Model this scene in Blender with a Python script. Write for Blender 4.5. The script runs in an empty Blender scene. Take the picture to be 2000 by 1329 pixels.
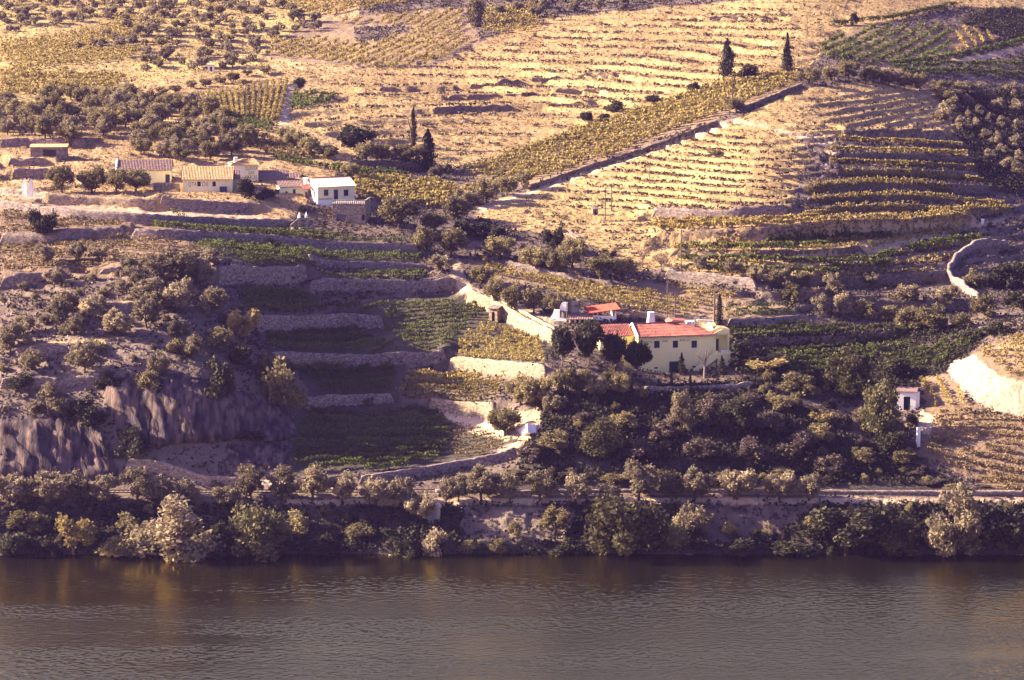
import bpy, math, random
import numpy as np
R = math.radians
S = bpy.context.scene
COL = S.collection
random.seed(7)
RNG = np.random.default_rng(7)

# ------------------------------------------------------------------ camera, world, sun, exposure
IW, IH, F = 2000.0, 1329.0, 5720.0
CAMZ = 106.0
PITCH = math.atan((IH/2 + 250.0)/F)
cp, sp = math.cos(PITCH), math.sin(PITCH)
cam_d = bpy.data.cameras.new('camera')
cam = bpy.data.objects.new('camera', cam_d); COL.objects.link(cam)
cam.location = (0, 0, CAMZ); cam.rotation_euler = (R(90) - PITCH, 0, 0)
cam_d.sensor_width = 36.0; cam_d.lens = 36.0*F/IW
cam_d.clip_start = 1.0; cam_d.clip_end = 6000.0
S.camera = cam

SUN_EL, SUN_BACK = 24.0, 8.0          # degrees above the horizon; degrees behind "straight from the left"
az = R(180 - SUN_BACK)
SUN_DIR = np.array([math.cos(az)*math.cos(R(SUN_EL)), math.sin(az)*math.cos(R(SUN_EL)), math.sin(R(SUN_EL))])
world = bpy.data.worlds.new('World'); S.world = world; world.use_nodes = True
nt = world.node_tree; nt.nodes.clear()
wo = nt.nodes.new('ShaderNodeOutputWorld'); bg = nt.nodes.new('ShaderNodeBackground')
sky = nt.nodes.new('ShaderNodeTexSky'); sky.sky_type = 'NISHITA'; sky.sun_disc = False
sky.sun_elevation = R(SUN_EL); sky.sun_rotation = R(90) - math.atan2(SUN_DIR[1], SUN_DIR[0])
sky.air_density = 1.0; sky.dust_density = 3.0; sky.ozone_density = 1.0
tint = nt.nodes.new('ShaderNodeMixRGB'); tint.blend_type = 'MULTIPLY'; tint.inputs[0].default_value = 1.0
tint.inputs[2].default_value = (0.78, 0.62, 1.14, 1)
nt.links.new(sky.outputs[0], tint.inputs[1]); nt.links.new(tint.outputs[0], bg.inputs[0])
bg.inputs[1].default_value = 0.060
nt.links.new(bg.outputs[0], wo.inputs[0])
sun_d = bpy.data.lights.new('sun', 'SUN'); sun_d.energy = 5.0; sun_d.angle = R(0.6); sun_d.color = (1.0, 0.82, 0.58)
sun = bpy.data.objects.new('sun', sun_d); COL.objects.link(sun)
from mathutils import Vector, Matrix
sun.rotation_euler = Vector(tuple(-SUN_DIR)).to_track_quat('-Z', 'Y').to_euler()
S.view_settings.view_transform = 'Standard'; S.view_settings.look = 'None'
S.view_settings.exposure = 2.45; S.view_settings.gamma = 1.0; S.view_settings.use_curve_mapping = False
S.cycles.max_bounces = 5; S.cycles.diffuse_bounces = 3; S.cycles.glossy_bounces = 2
S.cycles.transmission_bounces = 2; S.cycles.volume_bounces = 0; S.cycles.transparent_max_bounces = 4
S.cycles.use_denoising = True
HAZE_DENSITY = 0.000040; HAZE_COLOR = (.46, .31, .92, 1)

# ------------------------------------------------------------------ small numeric helpers
def ray_dirs(px, py):
    px = np.asarray(px, float); py = np.asarray(py, float)
    dx = px - IW/2; dy = py - IH/2
    return np.stack([dx, F*cp - dy*sp, -F*sp - dy*cp], -1)
def at(px, py, D):
    d = ray_dirs(px, py); t = np.asarray(D, float)/d[..., 1]
    return d*t[..., None] + np.array([0, 0, CAMZ])
def project(X, Y, Z):
    dz = Z - CAMZ
    depth = Y*cp - dz*sp
    return IW/2 + F*X/depth, IH/2 - F*(Y*sp + dz*cp)/depth
def ppm(P):                              # picture pixels per metre at a place
    return F/(P[1]*cp - (P[2] - CAMZ)*sp)
def _hash(ix, iy, seed):
    h = (ix.astype(np.int64)*374761393 + iy.astype(np.int64)*668265263 + seed*974711) & 0x7fffffff
    h = ((h ^ (h >> 13))*1274126177) & 0x7fffffff
    return ((h ^ (h >> 16)) & 0xffff)/65535.0
def vnoise(x, y, seed=0):
    x = np.asarray(x, float); y = np.asarray(y, float)
    ix = np.floor(x); iy = np.floor(y); fx = x - ix; fy = y - iy
    fx = fx*fx*(3 - 2*fx); fy = fy*fy*(3 - 2*fy)
    a = _hash(ix, iy, seed); b = _hash(ix+1, iy, seed); c = _hash(ix, iy+1, seed); d = _hash(ix+1, iy+1, seed)
    return (a*(1-fx) + b*fx)*(1-fy) + (c*(1-fx) + d*fx)*fy
def fbm(x, y, seed=0, o=4):
    s = 0; a = 0.5; n = 0
    for k in range(o):
        s = s + a*vnoise(x*2**k, y*2**k, seed + 17*k); n += a; a *= 0.5
    return s/n
def smooth(a, b, x):
    t = np.clip((x - a)/(b - a), 0, 1); return t*t*(3 - 2*t)
def in_poly(px, py, poly):
    inside = np.zeros(px.shape, bool); n = len(poly)
    for i in range(n):
        x0, y0 = poly[i]; x1, y1 = poly[(i+1) % n]
        if y0 == y1: continue
        c = ((y0 > py) != (y1 > py)) & (px < (x1 - x0)*(py - y0)/(y1 - y0) + x0)
        inside ^= c
    return inside

# ------------------------------------------------------------------ the lie of the land
# (picture column): (picture row, distance) pairs the hillside passes through
PROF = {
 -500: [(930,470),(800,484),(700,500),(600,520),(480,552),(400,580),(330,615),(230,680),(150,760),(50,860),(0,910),(-40,960)],
 0:   [(930,469),(800,477),(700,489),(600,506),(480,536),(400,561),(370,575),(330,600),(230,662),(150,735),(50,822),(0,870),(-40,920)],
 250: [(930,469),(850,474),(750,480),(640,494),(540,513),(480,528),(430,548),(400,561),(380,576),(330,602),(230,662),(150,732),(50,822),(0,868),(-40,915)],
 420: [(930,469),(870,474),(760,481),(690,490),(600,504),(540,516),(480,532),(440,552),(400,566),(370,578),(330,604),(230,662),(150,730),(50,815),(0,860),(-40,905)],
 540: [(925,470),(870,478),(790,487),(710,500),(640,512),(560,526),(490,543),(450,557),(410,570),(370,584),(330,606),(270,640),(200,692),(100,775),(0,850),(-40,895)],
 670: [(920,471),(790,496),(720,509),(645,522),(560,537),(510,547),(470,557),(440,567),(400,578),(370,590),(330,610),(270,646),(200,695),(100,775),(0,845),(-40,885)],
 800: [(925,471),(790,497),(700,514),(640,525),(580,536),(520,549),(460,563),(430,575),(380,595),(330,618),(250,662),(200,692),(100,765),(0,840),(-40,880)],
 900: [(930,471),(880,481),(830,491),(770,500),(700,514),(640,524),(590,534),(540,546),(500,557),(450,571),(400,589),(350,613),(300,640),(200,697),(100,765),(0,838),(-40,875)],
 1080:[(925,470),(860,476),(800,485),(740,493),(710,499),(650,514),(600,527),(540,546),(500,557),(450,572),(400,589),(350,609),(250,662),(150,722),(50,792),(0,835),(-40,870)],
 1300:[(920,470),(860,477),(800,486),(770,492),(738,502),(640,522),(580,538),(540,548),(500,558),(450,571),(400,585),(350,602),(300,624),(200,680),(100,750),(0,825),(-40,860)],
 1500:[(920,470),(840,481),(770,493),(720,506),(660,520),(600,532),(540,545),(500,553),(450,565),(400,577),(350,592),(300,611),(250,634),(200,660),(150,690),(100,728),(0,806),(-40,840)],
 1700:[(930,470),(850,484),(780,500),(720,513),(650,528),(600,540),(540,553),(500,562),(450,574),(400,587),(350,603),(270,634),(200,672),(150,702),(100,738),(0,808),(-40,842)],
 1850:[(960,469),(900,476),(830,486),(760,497),(700,510),(650,525),(600,541),(550,556),(500,570),(430,590),(350,618),(270,656),(200,694),(150,722),(100,755),(0,820),(-40,855)],
 2000:[(965,469),(900,475),(830,482),(760,490),(700,498),(650,507),(615,535),(560,555),(500,577),(430,604),(350,640),(270,680),(200,715),(150,742),(100,772),(0,835),(-40,870)],
 2500:[(965,469),(900,474),(830,480),(760,487),(700,495),(650,504),(615,545),(560,580),(500,620),(430,665),(350,710),(250,770),(150,830),(50,880),(0,905),(-40,930)],
}
_c = []
for _x, _l in PROF.items():
    for _y, _d in _l: _c.append(at(_x, _y, _d))
_c = np.array(_c)
for _X in (-330, -200, -100, 0, 100, 200, 330):
    _c = np.vstack([_c, [[_X, 1060, 112 + 10*math.sin(_X*.02)], [_X, 1250, 150 + 12*math.sin(_X*.013 + 1)]]])
_c = np.vstack([_c, [[-330, 480, 14], [-330, 560, 42], [-330, 700, 70], [330, 480, 14], [330, 560, 34], [330, 700, 55]]])
def _U(r2): return np.where(r2 > 1e-9, 0.5*r2*np.log(np.maximum(r2, 1e-9)), 0)
_P = _c[:, :2]/100.0
_n = len(_P)
_K = _U(((_P[:, None] - _P[None])**2).sum(-1)) + np.eye(_n)*2e-5
_A = np.zeros((_n+3, _n+3)); _A[:_n, :_n] = _K; _A[:_n, _n] = 1; _A[:_n, _n+1:] = _P; _A[_n:, :_n] = _A[:_n, _n:].T
_W = np.linalg.solve(_A, np.concatenate([_c[:, 2], [0, 0, 0]]))
def tps(X, Y):
    sh = X.shape; q = np.stack([X.ravel(), Y.ravel()], 1)/100.0
    out = np.empty(len(q))
    for i in range(0, len(q), 20000):
        b = q[i:i+20000]
        r2 = ((b[:, None, 0] - _P[None, :, 0])**2 + (b[:, None, 1] - _P[None, :, 1])**2)
        out[i:i+20000] = _U(r2) @ _W[:_n] + _W[_n] + b @ _W[_n+1:]
    return out.reshape(sh)
BANK_Y = [380, 446, 449.2, 450.5, 451.4, 454.2, 456.4, 460.2, 461.0, 466.0, 468.0]
BANK_Z = [-4, -2.6, -0.6, 0.9, 1.5, 2.3, 4.0, 6.5, 6.9, 6.9, 8.0]
# fan-shaped tessellation: columns by bearing, rows by distance
_uc = np.linspace(-0.19, 0.19, 641)
_side = 0.19 + 0.42*np.linspace(0, 1, 46)[1:]**1.5
UC = np.concatenate([-_side[::-1], _uc, _side])
YR = np.concatenate([np.arange(440, 470, .4), np.arange(470, 600, .46), np.arange(600, 700, .75), np.arange(700, 860, 1.15),
                     np.arange(860, 1000, 4), np.arange(1000, 1240.1, 12)])
YR = np.round(YR, 3)
GX = UC[None, :]*YR[:, None]; GY = np.repeat(YR[:, None], len(UC), 1)
_sub = np.unique(np.concatenate([np.arange(0, len(UC), 4), [len(UC)-1]]))
_subr = np.unique(np.concatenate([np.arange(0, len(YR), 3), [len(YR)-1]]))
_coarse = tps(GX[np.ix_(_subr, _sub)], GY[np.ix_(_subr, _sub)])
def _lin(A, xs, x):                       # linear interpolation along axis 0
    i = np.clip(np.searchsorted(xs, x, 'right') - 1, 0, len(xs) - 2); t = ((x - xs[i])/(xs[i+1] - xs[i]))
    return A[i]*(1 - t)[:, None] + A[i+1]*t[:, None]
GZ = _lin(_lin(_coarse, YR[_subr], YR).T.copy(), UC[_sub], UC).T.copy()
_wob = (fbm(GX/9, GX*0 + 3, 5) - .5)*1.6
_bank = np.interp(GY + _wob*smooth(466, 455, GY), BANK_Y, BANK_Z)
GZ = np.where(GY < 473, _bank*(1 - smooth(466.4, 472.5, GY)) + GZ*smooth(466.4, 472.5, GY), GZ)

class Ground:
    def __init__(s, Z): s.Z = Z
    def h(s, X, Y):
        X = np.asarray(X, float); Y = np.asarray(Y, float); u = X/Y
        j = np.clip(np.searchsorted(UC, u) - 1, 0, len(UC)-2); i = np.clip(np.searchsorted(YR, Y) - 1, 0, len(YR)-2)
        a = np.clip((u - UC[j])/(UC[j+1] - UC[j]), 0, 1); b = np.clip((Y - YR[i])/(YR[i+1] - YR[i]), 0, 1)
        Z = s.Z
        return (Z[i, j]*(1-a) + Z[i, j+1]*a)*(1-b) + (Z[i+1, j]*(1-a) + Z[i+1, j+1]*a)*b
    def hit(s, px, py):
        px = np.atleast_1d(np.asarray(px, float)); py = np.atleast_1d(np.asarray(py, float))
        d = ray_dirs(px, py); d = d/d[:, 1:2]
        ys = np.concatenate([np.arange(441, 700, .6), np.arange(700, 1230, 1.5)])
        X = d[:, 0:1]*ys[None]; Z = CAMZ + d[:, 2:3]*ys[None]
        below = Z <= s.h(X, np.repeat(ys[None], len(px), 0))
        k = np.where(below.any(1), below.argmax(1), len(ys) - 1); k = np.maximum(k, 1)
        y0, y1 = ys[k-1], ys[k]
        for _ in range(8):
            m = (y0 + y1)/2; b = CAMZ + d[:, 2]*m <= s.h(d[:, 0]*m, m)
            y1 = np.where(b, m, y1); y0 = np.where(b, y0, m)
        Y = (y0 + y1)/2
        return np.stack([d[:, 0]*Y, Y, s.h(d[:, 0]*Y, Y)], 1)
G0 = Ground(GZ.copy())

# ------------------------------------------------------------------ terrace walls: picture polylines at mid height, height in metres
# name, label, points, height, decay uphill, decay downhill, material
WALLS = [
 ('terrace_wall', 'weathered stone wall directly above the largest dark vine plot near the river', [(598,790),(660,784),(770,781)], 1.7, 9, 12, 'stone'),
 ('terrace_wall', 'sunlit stone wall ending in a dark corner above the white ramp', [(838,790),(890,800),(968,804)], 2.3, 7, 6, 'palelitstone'),
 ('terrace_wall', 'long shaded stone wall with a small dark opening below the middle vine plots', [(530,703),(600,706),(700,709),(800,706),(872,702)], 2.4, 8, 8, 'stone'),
 ('terrace_wall', 'long sunlit cream wall curving below the pale vine plot left of the dark round trees', [(876,706),(930,717),(1000,724),(1068,728)], 2.4, 6, 8, 'palelitstone'),
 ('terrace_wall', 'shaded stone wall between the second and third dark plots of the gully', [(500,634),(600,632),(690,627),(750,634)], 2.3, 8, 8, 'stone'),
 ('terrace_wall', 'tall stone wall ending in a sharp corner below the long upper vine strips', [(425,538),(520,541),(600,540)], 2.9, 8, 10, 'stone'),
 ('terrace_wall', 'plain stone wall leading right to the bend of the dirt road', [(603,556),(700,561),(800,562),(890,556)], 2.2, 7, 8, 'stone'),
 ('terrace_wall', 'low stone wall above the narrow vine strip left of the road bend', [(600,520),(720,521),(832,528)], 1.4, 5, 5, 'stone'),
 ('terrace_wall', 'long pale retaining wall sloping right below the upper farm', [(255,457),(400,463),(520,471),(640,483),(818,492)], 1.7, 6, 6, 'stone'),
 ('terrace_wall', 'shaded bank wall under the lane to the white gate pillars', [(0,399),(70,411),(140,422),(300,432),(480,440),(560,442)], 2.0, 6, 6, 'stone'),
 ('terrace_wall', 'sunlit stone wall with a squared right end beside the upper lane', [(92,392),(200,396),(307,402)], 2.0, 5, 5, 'palelitstone'),
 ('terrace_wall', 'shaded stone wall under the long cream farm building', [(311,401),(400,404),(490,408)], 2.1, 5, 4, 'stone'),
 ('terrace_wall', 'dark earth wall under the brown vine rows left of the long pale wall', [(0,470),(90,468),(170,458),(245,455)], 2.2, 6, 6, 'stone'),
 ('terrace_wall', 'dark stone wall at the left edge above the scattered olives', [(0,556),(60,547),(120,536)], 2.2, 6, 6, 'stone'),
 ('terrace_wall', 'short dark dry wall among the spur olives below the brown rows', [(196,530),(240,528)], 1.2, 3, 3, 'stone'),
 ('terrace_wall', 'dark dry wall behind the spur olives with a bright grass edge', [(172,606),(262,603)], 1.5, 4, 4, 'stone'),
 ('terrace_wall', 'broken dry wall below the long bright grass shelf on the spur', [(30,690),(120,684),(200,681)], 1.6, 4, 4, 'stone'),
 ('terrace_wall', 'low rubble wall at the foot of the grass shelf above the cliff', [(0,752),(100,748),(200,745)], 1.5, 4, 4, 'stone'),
 ('road_wall', 'bright cream wall holding up the dirt road above the pale vine plot', [(912,578),(960,598),(1020,632),(1082,664)], 2.6, 4, 7, 'palelitstone'),
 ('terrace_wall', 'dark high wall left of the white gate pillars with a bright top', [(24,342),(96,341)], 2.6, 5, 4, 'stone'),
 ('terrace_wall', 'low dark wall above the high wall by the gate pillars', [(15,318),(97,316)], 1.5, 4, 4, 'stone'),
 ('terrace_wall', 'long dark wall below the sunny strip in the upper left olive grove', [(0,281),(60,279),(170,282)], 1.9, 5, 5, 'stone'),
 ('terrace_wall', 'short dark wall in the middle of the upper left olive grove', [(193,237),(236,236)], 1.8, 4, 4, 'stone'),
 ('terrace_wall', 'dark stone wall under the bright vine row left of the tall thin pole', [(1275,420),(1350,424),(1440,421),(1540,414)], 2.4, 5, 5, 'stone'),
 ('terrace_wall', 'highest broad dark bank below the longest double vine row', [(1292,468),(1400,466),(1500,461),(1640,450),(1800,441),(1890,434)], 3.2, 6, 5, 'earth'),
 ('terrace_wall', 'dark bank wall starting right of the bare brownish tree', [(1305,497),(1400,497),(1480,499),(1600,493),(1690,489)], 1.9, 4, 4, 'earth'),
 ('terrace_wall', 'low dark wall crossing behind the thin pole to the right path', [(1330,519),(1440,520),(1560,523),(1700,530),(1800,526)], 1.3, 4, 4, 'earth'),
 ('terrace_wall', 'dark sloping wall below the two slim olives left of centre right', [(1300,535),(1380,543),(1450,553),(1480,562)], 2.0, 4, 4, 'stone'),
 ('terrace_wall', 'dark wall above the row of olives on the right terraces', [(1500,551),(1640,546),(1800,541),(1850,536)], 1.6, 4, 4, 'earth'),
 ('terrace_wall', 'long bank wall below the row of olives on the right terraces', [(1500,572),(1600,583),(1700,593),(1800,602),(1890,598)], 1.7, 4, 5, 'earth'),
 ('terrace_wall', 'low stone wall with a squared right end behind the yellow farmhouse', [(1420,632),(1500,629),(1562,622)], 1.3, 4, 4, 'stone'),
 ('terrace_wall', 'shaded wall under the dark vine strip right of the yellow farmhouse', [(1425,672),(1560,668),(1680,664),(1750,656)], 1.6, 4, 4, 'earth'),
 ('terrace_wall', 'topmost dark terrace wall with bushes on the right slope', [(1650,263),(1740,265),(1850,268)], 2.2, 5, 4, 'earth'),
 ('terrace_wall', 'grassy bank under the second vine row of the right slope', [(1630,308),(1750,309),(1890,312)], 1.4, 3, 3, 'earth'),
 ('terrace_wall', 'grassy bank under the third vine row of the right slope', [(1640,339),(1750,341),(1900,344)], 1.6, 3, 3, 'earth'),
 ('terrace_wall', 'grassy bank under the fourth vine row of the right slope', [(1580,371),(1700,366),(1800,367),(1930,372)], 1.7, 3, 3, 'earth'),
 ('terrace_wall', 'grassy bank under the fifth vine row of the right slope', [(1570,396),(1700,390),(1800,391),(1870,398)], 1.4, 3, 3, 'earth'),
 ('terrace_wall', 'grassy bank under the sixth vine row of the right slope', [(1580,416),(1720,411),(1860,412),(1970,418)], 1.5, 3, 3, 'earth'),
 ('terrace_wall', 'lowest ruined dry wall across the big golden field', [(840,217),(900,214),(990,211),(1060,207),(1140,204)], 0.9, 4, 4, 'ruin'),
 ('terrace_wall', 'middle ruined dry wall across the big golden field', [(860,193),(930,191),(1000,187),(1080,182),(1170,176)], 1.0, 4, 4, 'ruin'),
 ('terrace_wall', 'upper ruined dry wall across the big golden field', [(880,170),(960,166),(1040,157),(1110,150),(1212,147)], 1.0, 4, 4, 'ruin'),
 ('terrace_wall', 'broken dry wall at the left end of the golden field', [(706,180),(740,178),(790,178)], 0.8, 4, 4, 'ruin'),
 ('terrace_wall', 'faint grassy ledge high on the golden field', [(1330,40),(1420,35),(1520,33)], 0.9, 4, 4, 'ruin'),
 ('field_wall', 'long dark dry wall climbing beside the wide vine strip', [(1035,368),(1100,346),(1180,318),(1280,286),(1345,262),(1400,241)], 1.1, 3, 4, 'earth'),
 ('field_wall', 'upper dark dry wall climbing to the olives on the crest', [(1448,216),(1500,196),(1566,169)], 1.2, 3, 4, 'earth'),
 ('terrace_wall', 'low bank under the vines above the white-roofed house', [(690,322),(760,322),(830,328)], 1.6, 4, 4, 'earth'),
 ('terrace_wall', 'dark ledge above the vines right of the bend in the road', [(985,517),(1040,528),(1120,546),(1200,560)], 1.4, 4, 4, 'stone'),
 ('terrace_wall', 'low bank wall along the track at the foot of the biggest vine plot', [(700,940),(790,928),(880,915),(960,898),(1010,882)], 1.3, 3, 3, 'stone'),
 ('terrace_wall', 'low pale wall winding along the path below the cliff', [(245,912),(300,915),(350,926),(400,939),(470,940)], 1.0, 3, 3, 'palelitstone'),
]
FLATS = []          # (centre XY, half width, half depth, yaw, z) building pads, filled below
wall_geo = []
for (nm, lab, pts, h, lu, ld, wm) in WALLS:
    p = np.array(pts, float)
    t = np.concatenate([[0], np.cumsum(np.hypot(*np.diff(p, axis=0).T))])
    tt = np.arange(0, t[-1] + 4, 4.0); tt[-1] = t[-1]
    q = G0.hit(np.interp(tt, t, p[:, 0]), np.interp(tt, t, p[:, 1]))
    xs, ys = q[:, 0].copy(), q[:, 1].copy()
    o = np.argsort(xs); xs, ys = xs[o], ys[o]
    k = np.array([.25, .5, .25])
    for _ in range(3):
        yy = ys.copy(); yy[1:-1] = ys[:-2]*.25 + ys[1:-1]*.5 + ys[2:]*.25; ys = yy
    wall_geo.append((xs, ys))
    x0, x1 = xs[0], xs[-1]
    rows = (GY[:, 0] > ys.min() - 6*ld) & (GY[:, 0] < ys.max() + 6*lu)
    X = GX[rows]; Y = GY[rows]
    s = Y - np.interp(X, xs, ys)
    tap = smooth(x0 - 3.5, x0 + .5, X)*smooth(x1 + 3.5, x1 - .5, X)
    up = np.where(s > 0, np.exp(-(s/lu)**2*.8), -np.exp(-(s/ld)**2*.8))
    up = up*np.clip(np.abs(s)/.3, 0, 1)
    GZ[rows] += tap*up*h*.5

def pad(px0, py, D, yaw, w, d, x_off=0.0, marg=2.5):
    """level a building plot"""
    O = at(px0, py, D); c, s_ = math.cos(yaw), math.sin(yaw)
    lx = (GX - O[0])*c + (GY - O[1])*s_ - x_off; ly = -(GX - O[0])*s_ + (GY - O[1])*c
    dx = np.maximum(np.maximum(-lx, lx - w), 0); dy = np.maximum(np.maximum(-ly - .8, ly - d), 0)
    m = smooth(marg, 0.4, np.hypot(dx, dy))
    GZ[:] = GZ*(1 - m) + (O[2] - .05)*m
HOUSES = {  # front-left corner pixel, distance, yaw (deg)
 'main': (1247, 731, 505, 13), 'white': (621, 411, 578, 22), 'stonehouse': (650, 441, 569, -6),
 'cream': (357, 378, 577, 3), 'long': (300, 368, 584, 3),
}
pad(1247, 731, 505, R(13), 18, 6.5, -1.5, 1.5)
pad(621, 411, 578, R(22), 9, 5, 0, 1.5)
pad(357, 378, 577, R(3), 11, 5, 0, 1.5)

# old contour terraces: the slope is cut into narrow steps that follow its height lines
_px0, _py0 = project(GX, GY, GZ)
def steps(poly, hh, amt, seed, soft=14.0):
    q = in_poly(_px0, _py0, poly)
    m = q*smooth(0, soft, np.minimum(np.abs(_px0 - min(p[0] for p in poly)), np.abs(max(p[0] for p in poly) - _px0)))
    m = m*np.clip(fbm(GX/16, GY/16, seed)*2.6 - .45, 0, 1)*amt
    zz = GZ + (fbm(GX/24, GY/24, seed + 1) - .5)*.8
    f = zz/hh - np.floor(zz/hh)
    GZ[:] = GZ + m*hh*(smooth(.84, 1.0, f) - f + .3)
steps([(1020,420),(1100,350),(1420,240),(1560,180),(1860,175),(1880,265),(1640,270),(1560,430),(1280,440),(1100,440)], .95, 1.0, 81)
steps([(1290,440),(1560,430),(1980,390),(2100,420),(1900,600),(1500,620),(1320,560)], 1.1, .9, 84)
steps([(560,230),(640,150),(950,85),(1300,20),(1700,-10),(1560,150),(1160,240),(900,330),(700,290)], 1.35, 1.0, 87)
steps([(-100,430),(330,430),(470,520),(420,640),(200,760),(-100,760)], .9, .8, 91)
steps([(-100,420),(-100,-40),(520,-40),(620,80),(440,240),(300,310),(500,330),(300,380)], 1.0, .75, 93)
# roughness of the ground itself
_zm = smooth(466, 474, GY)
GZ += _zm*((fbm(GX/7, GY/7, 11) - .5)*.5 + (fbm(GX/1.6, GY/1.6, 12, 3) - .5)*.42)*smooth(.30, .2, np.abs(GX/GY))
GZ += (1 - smooth(459, 461, GY))*smooth(449, 451, GY)*((fbm(GX/1.5, GY/1.5, 14) - .5)*1.2 + (fbm(GX/6, GY/6, 15) - .5)*2.2)

PX, PY = project(GX, GY, GZ)
jx = PX + (fbm(GX/2.2, GY/2.2, 31) - .5)*16; jy = PY + (fbm(GX/2.2, GY/2.2, 32) - .5)*9
# ------------------------------------------------------------------ ground cover zones (surface colours, with shade put into some dark patches)
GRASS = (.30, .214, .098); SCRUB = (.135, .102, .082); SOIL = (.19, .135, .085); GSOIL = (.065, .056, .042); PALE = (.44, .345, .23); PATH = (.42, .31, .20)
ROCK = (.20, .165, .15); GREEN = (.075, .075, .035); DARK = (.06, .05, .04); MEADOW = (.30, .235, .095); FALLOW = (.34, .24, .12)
ZONES = [
 (SCRUB, [(-3000,3000),(5000,3000),(5000,-4000),(-3000,-4000)]),
 (FALLOW, [(-300,430),(560,440),(700,300),(700,-300),(-300,-300)]),
 (MEADOW, [(-100,200),(-100,-60),(560,-60),(640,60),(520,130),(300,160),(250,200)]),
 (GRASS, [(560,230),(640,150),(950,80),(1020,40),(1300,15),(1480,0),(1500,-60),(2100,-60),(2100,30),(1850,12),(1680,60),(1600,110),(1560,150),(1400,165),(1000,300),(870,330),(700,290),(580,250)]),
 (GRASS, [(930,420),(1050,370),(1400,250),(1560,175),(1700,160),(1830,180),(1880,230),(1860,265),(1650,270),(1560,335),(1540,420),(1280,430),(1310,470),(1310,520),(1250,530),(1130,470),(980,445)]),
 (FALLOW, [(1280,430),(1960,400),(1900,440),(1560,540),(1300,540)]),
 (GRASS, [(270,165),(440,135),(560,130),(640,140),(560,165),(350,195)]),
 (GRASS, [(0,255),(60,245),(160,262),(250,275),(150,282),(0,278)]),
 (SOIL, [(345,195),(560,158),(545,245),(390,222)]),
 (PATH, [(558,160),(575,165),(560,242),(540,245)]),
 (SOIL, [(895,340),(1560,150),(1570,168),(1400,235),(1040,362)]),
 (SOIL, [(600,40),(910,15),(940,85),(840,135),(620,125),(505,112)]),
 (SCRUB, [(690,54),(790,50),(806,58),(745,82),(700,88)]),  # scrub colour laid on this slope stands in for its shade
 (SOIL, [(1600,90),(1690,50),(1960,70),(1860,115),(1720,132)]),
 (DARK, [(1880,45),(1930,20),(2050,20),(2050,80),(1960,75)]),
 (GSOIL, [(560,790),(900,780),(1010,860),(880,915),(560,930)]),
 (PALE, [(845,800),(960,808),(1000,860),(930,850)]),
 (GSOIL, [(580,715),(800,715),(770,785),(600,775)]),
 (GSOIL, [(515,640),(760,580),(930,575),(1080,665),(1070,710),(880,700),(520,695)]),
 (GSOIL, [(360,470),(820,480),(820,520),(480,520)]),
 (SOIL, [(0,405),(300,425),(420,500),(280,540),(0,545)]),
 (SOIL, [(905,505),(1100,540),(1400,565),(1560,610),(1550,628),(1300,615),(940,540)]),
 (DARK, [(1420,640),(1800,640),(1930,650),(1880,700),(1780,770),(1560,760),(1430,720)]),  # dark plots; the ground colour also stands in for missing shade
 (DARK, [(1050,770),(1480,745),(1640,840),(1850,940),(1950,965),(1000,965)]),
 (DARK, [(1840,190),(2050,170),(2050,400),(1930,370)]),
 (SOIL, [(1820,800),(2050,815),(2050,975),(1960,962),(1790,890)]),
 (SOIL, [(1790,735),(1850,735),(1910,800),(1810,805)]),
 (SOIL, [(1900,690),(2050,640),(2050,745),(1960,738)]),
 (PALE, [(1848,722),(1862,706),(1905,692),(1925,715),(1960,738),(2050,755),(2050,815),(1990,812),(1930,800),(1880,765)]),
 (PALE, [(1800,800),(1830,815),(1815,850),(1790,840)]),
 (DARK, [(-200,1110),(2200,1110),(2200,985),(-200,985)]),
 (PATH, [(560,975),(2200,970),(2200,984),(1500,984),(1000,984),(850,990),(560,985)]),
 (SCRUB, [(900,990),(1130,995),(1100,1060),(900,1060)]),
 (SCRUB, [(1360,990),(1590,985),(1520,1050),(1380,1060)]),
 # lanes and tracks
 (PATH, [(-50,358),(40,372),(110,382),(90,398),(30,388),(-50,372)]),
 (PALE, [(45,362),(90,375),(120,392),(60,388),(35,378)]),
 (PATH, [(90,396),(310,412),(480,420),(560,430),(560,438),(480,430),(310,424),(130,412)]),
 (PATH, [(895,505),(905,530),(925,560),(970,575),(1085,628),(1085,645),(1020,622),(950,592),(900,572),(878,535),(885,515)]),
 (PATH, [(640,955),(790,920),(880,905),(960,888),(1010,862),(1020,874),(970,897),(880,918),(780,938),(680,958)]),
 (PATH, [(240,905),(320,908),(390,930),(480,937),(560,940),(560,948),(400,944),(330,922),(240,914)]),
 (PATH, [(1650,503),(1760,470),(1860,447),(1990,420),(2050,405),(2050,416),(1860,457),(1760,482),(1680,504)]),
 (PATH, [(1640,130),(1760,132),(1880,115),(2050,75),(2050,92),(1880,128),(1760,140)]),
 (PATH, [(930,405),(1040,366),(1400,246),(1420,236),(1425,245),(1400,256),(1045,378),(940,416)]),
 (PATH, [(1400,240),(1440,232),(1600,268),(1640,285),(1625,335),(1600,335),(1620,290),(1500,250)]),
 (PATH, [(985,808),(1050,798),(1060,840),(1020,868),(1000,850)]),
 (GRASS, [(60,672),(200,660),(210,676),(30,690)]),
 (GRASS, [(100,738),(210,732),(220,742),(0,760),(0,745)]),
 (GRASS, [(140,590),(270,590),(270,600),(140,602)]),
]
C3 = np.zeros(GX.shape + (3,), np.float32); TY = np.zeros(GX.shape, np.int8)
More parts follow.
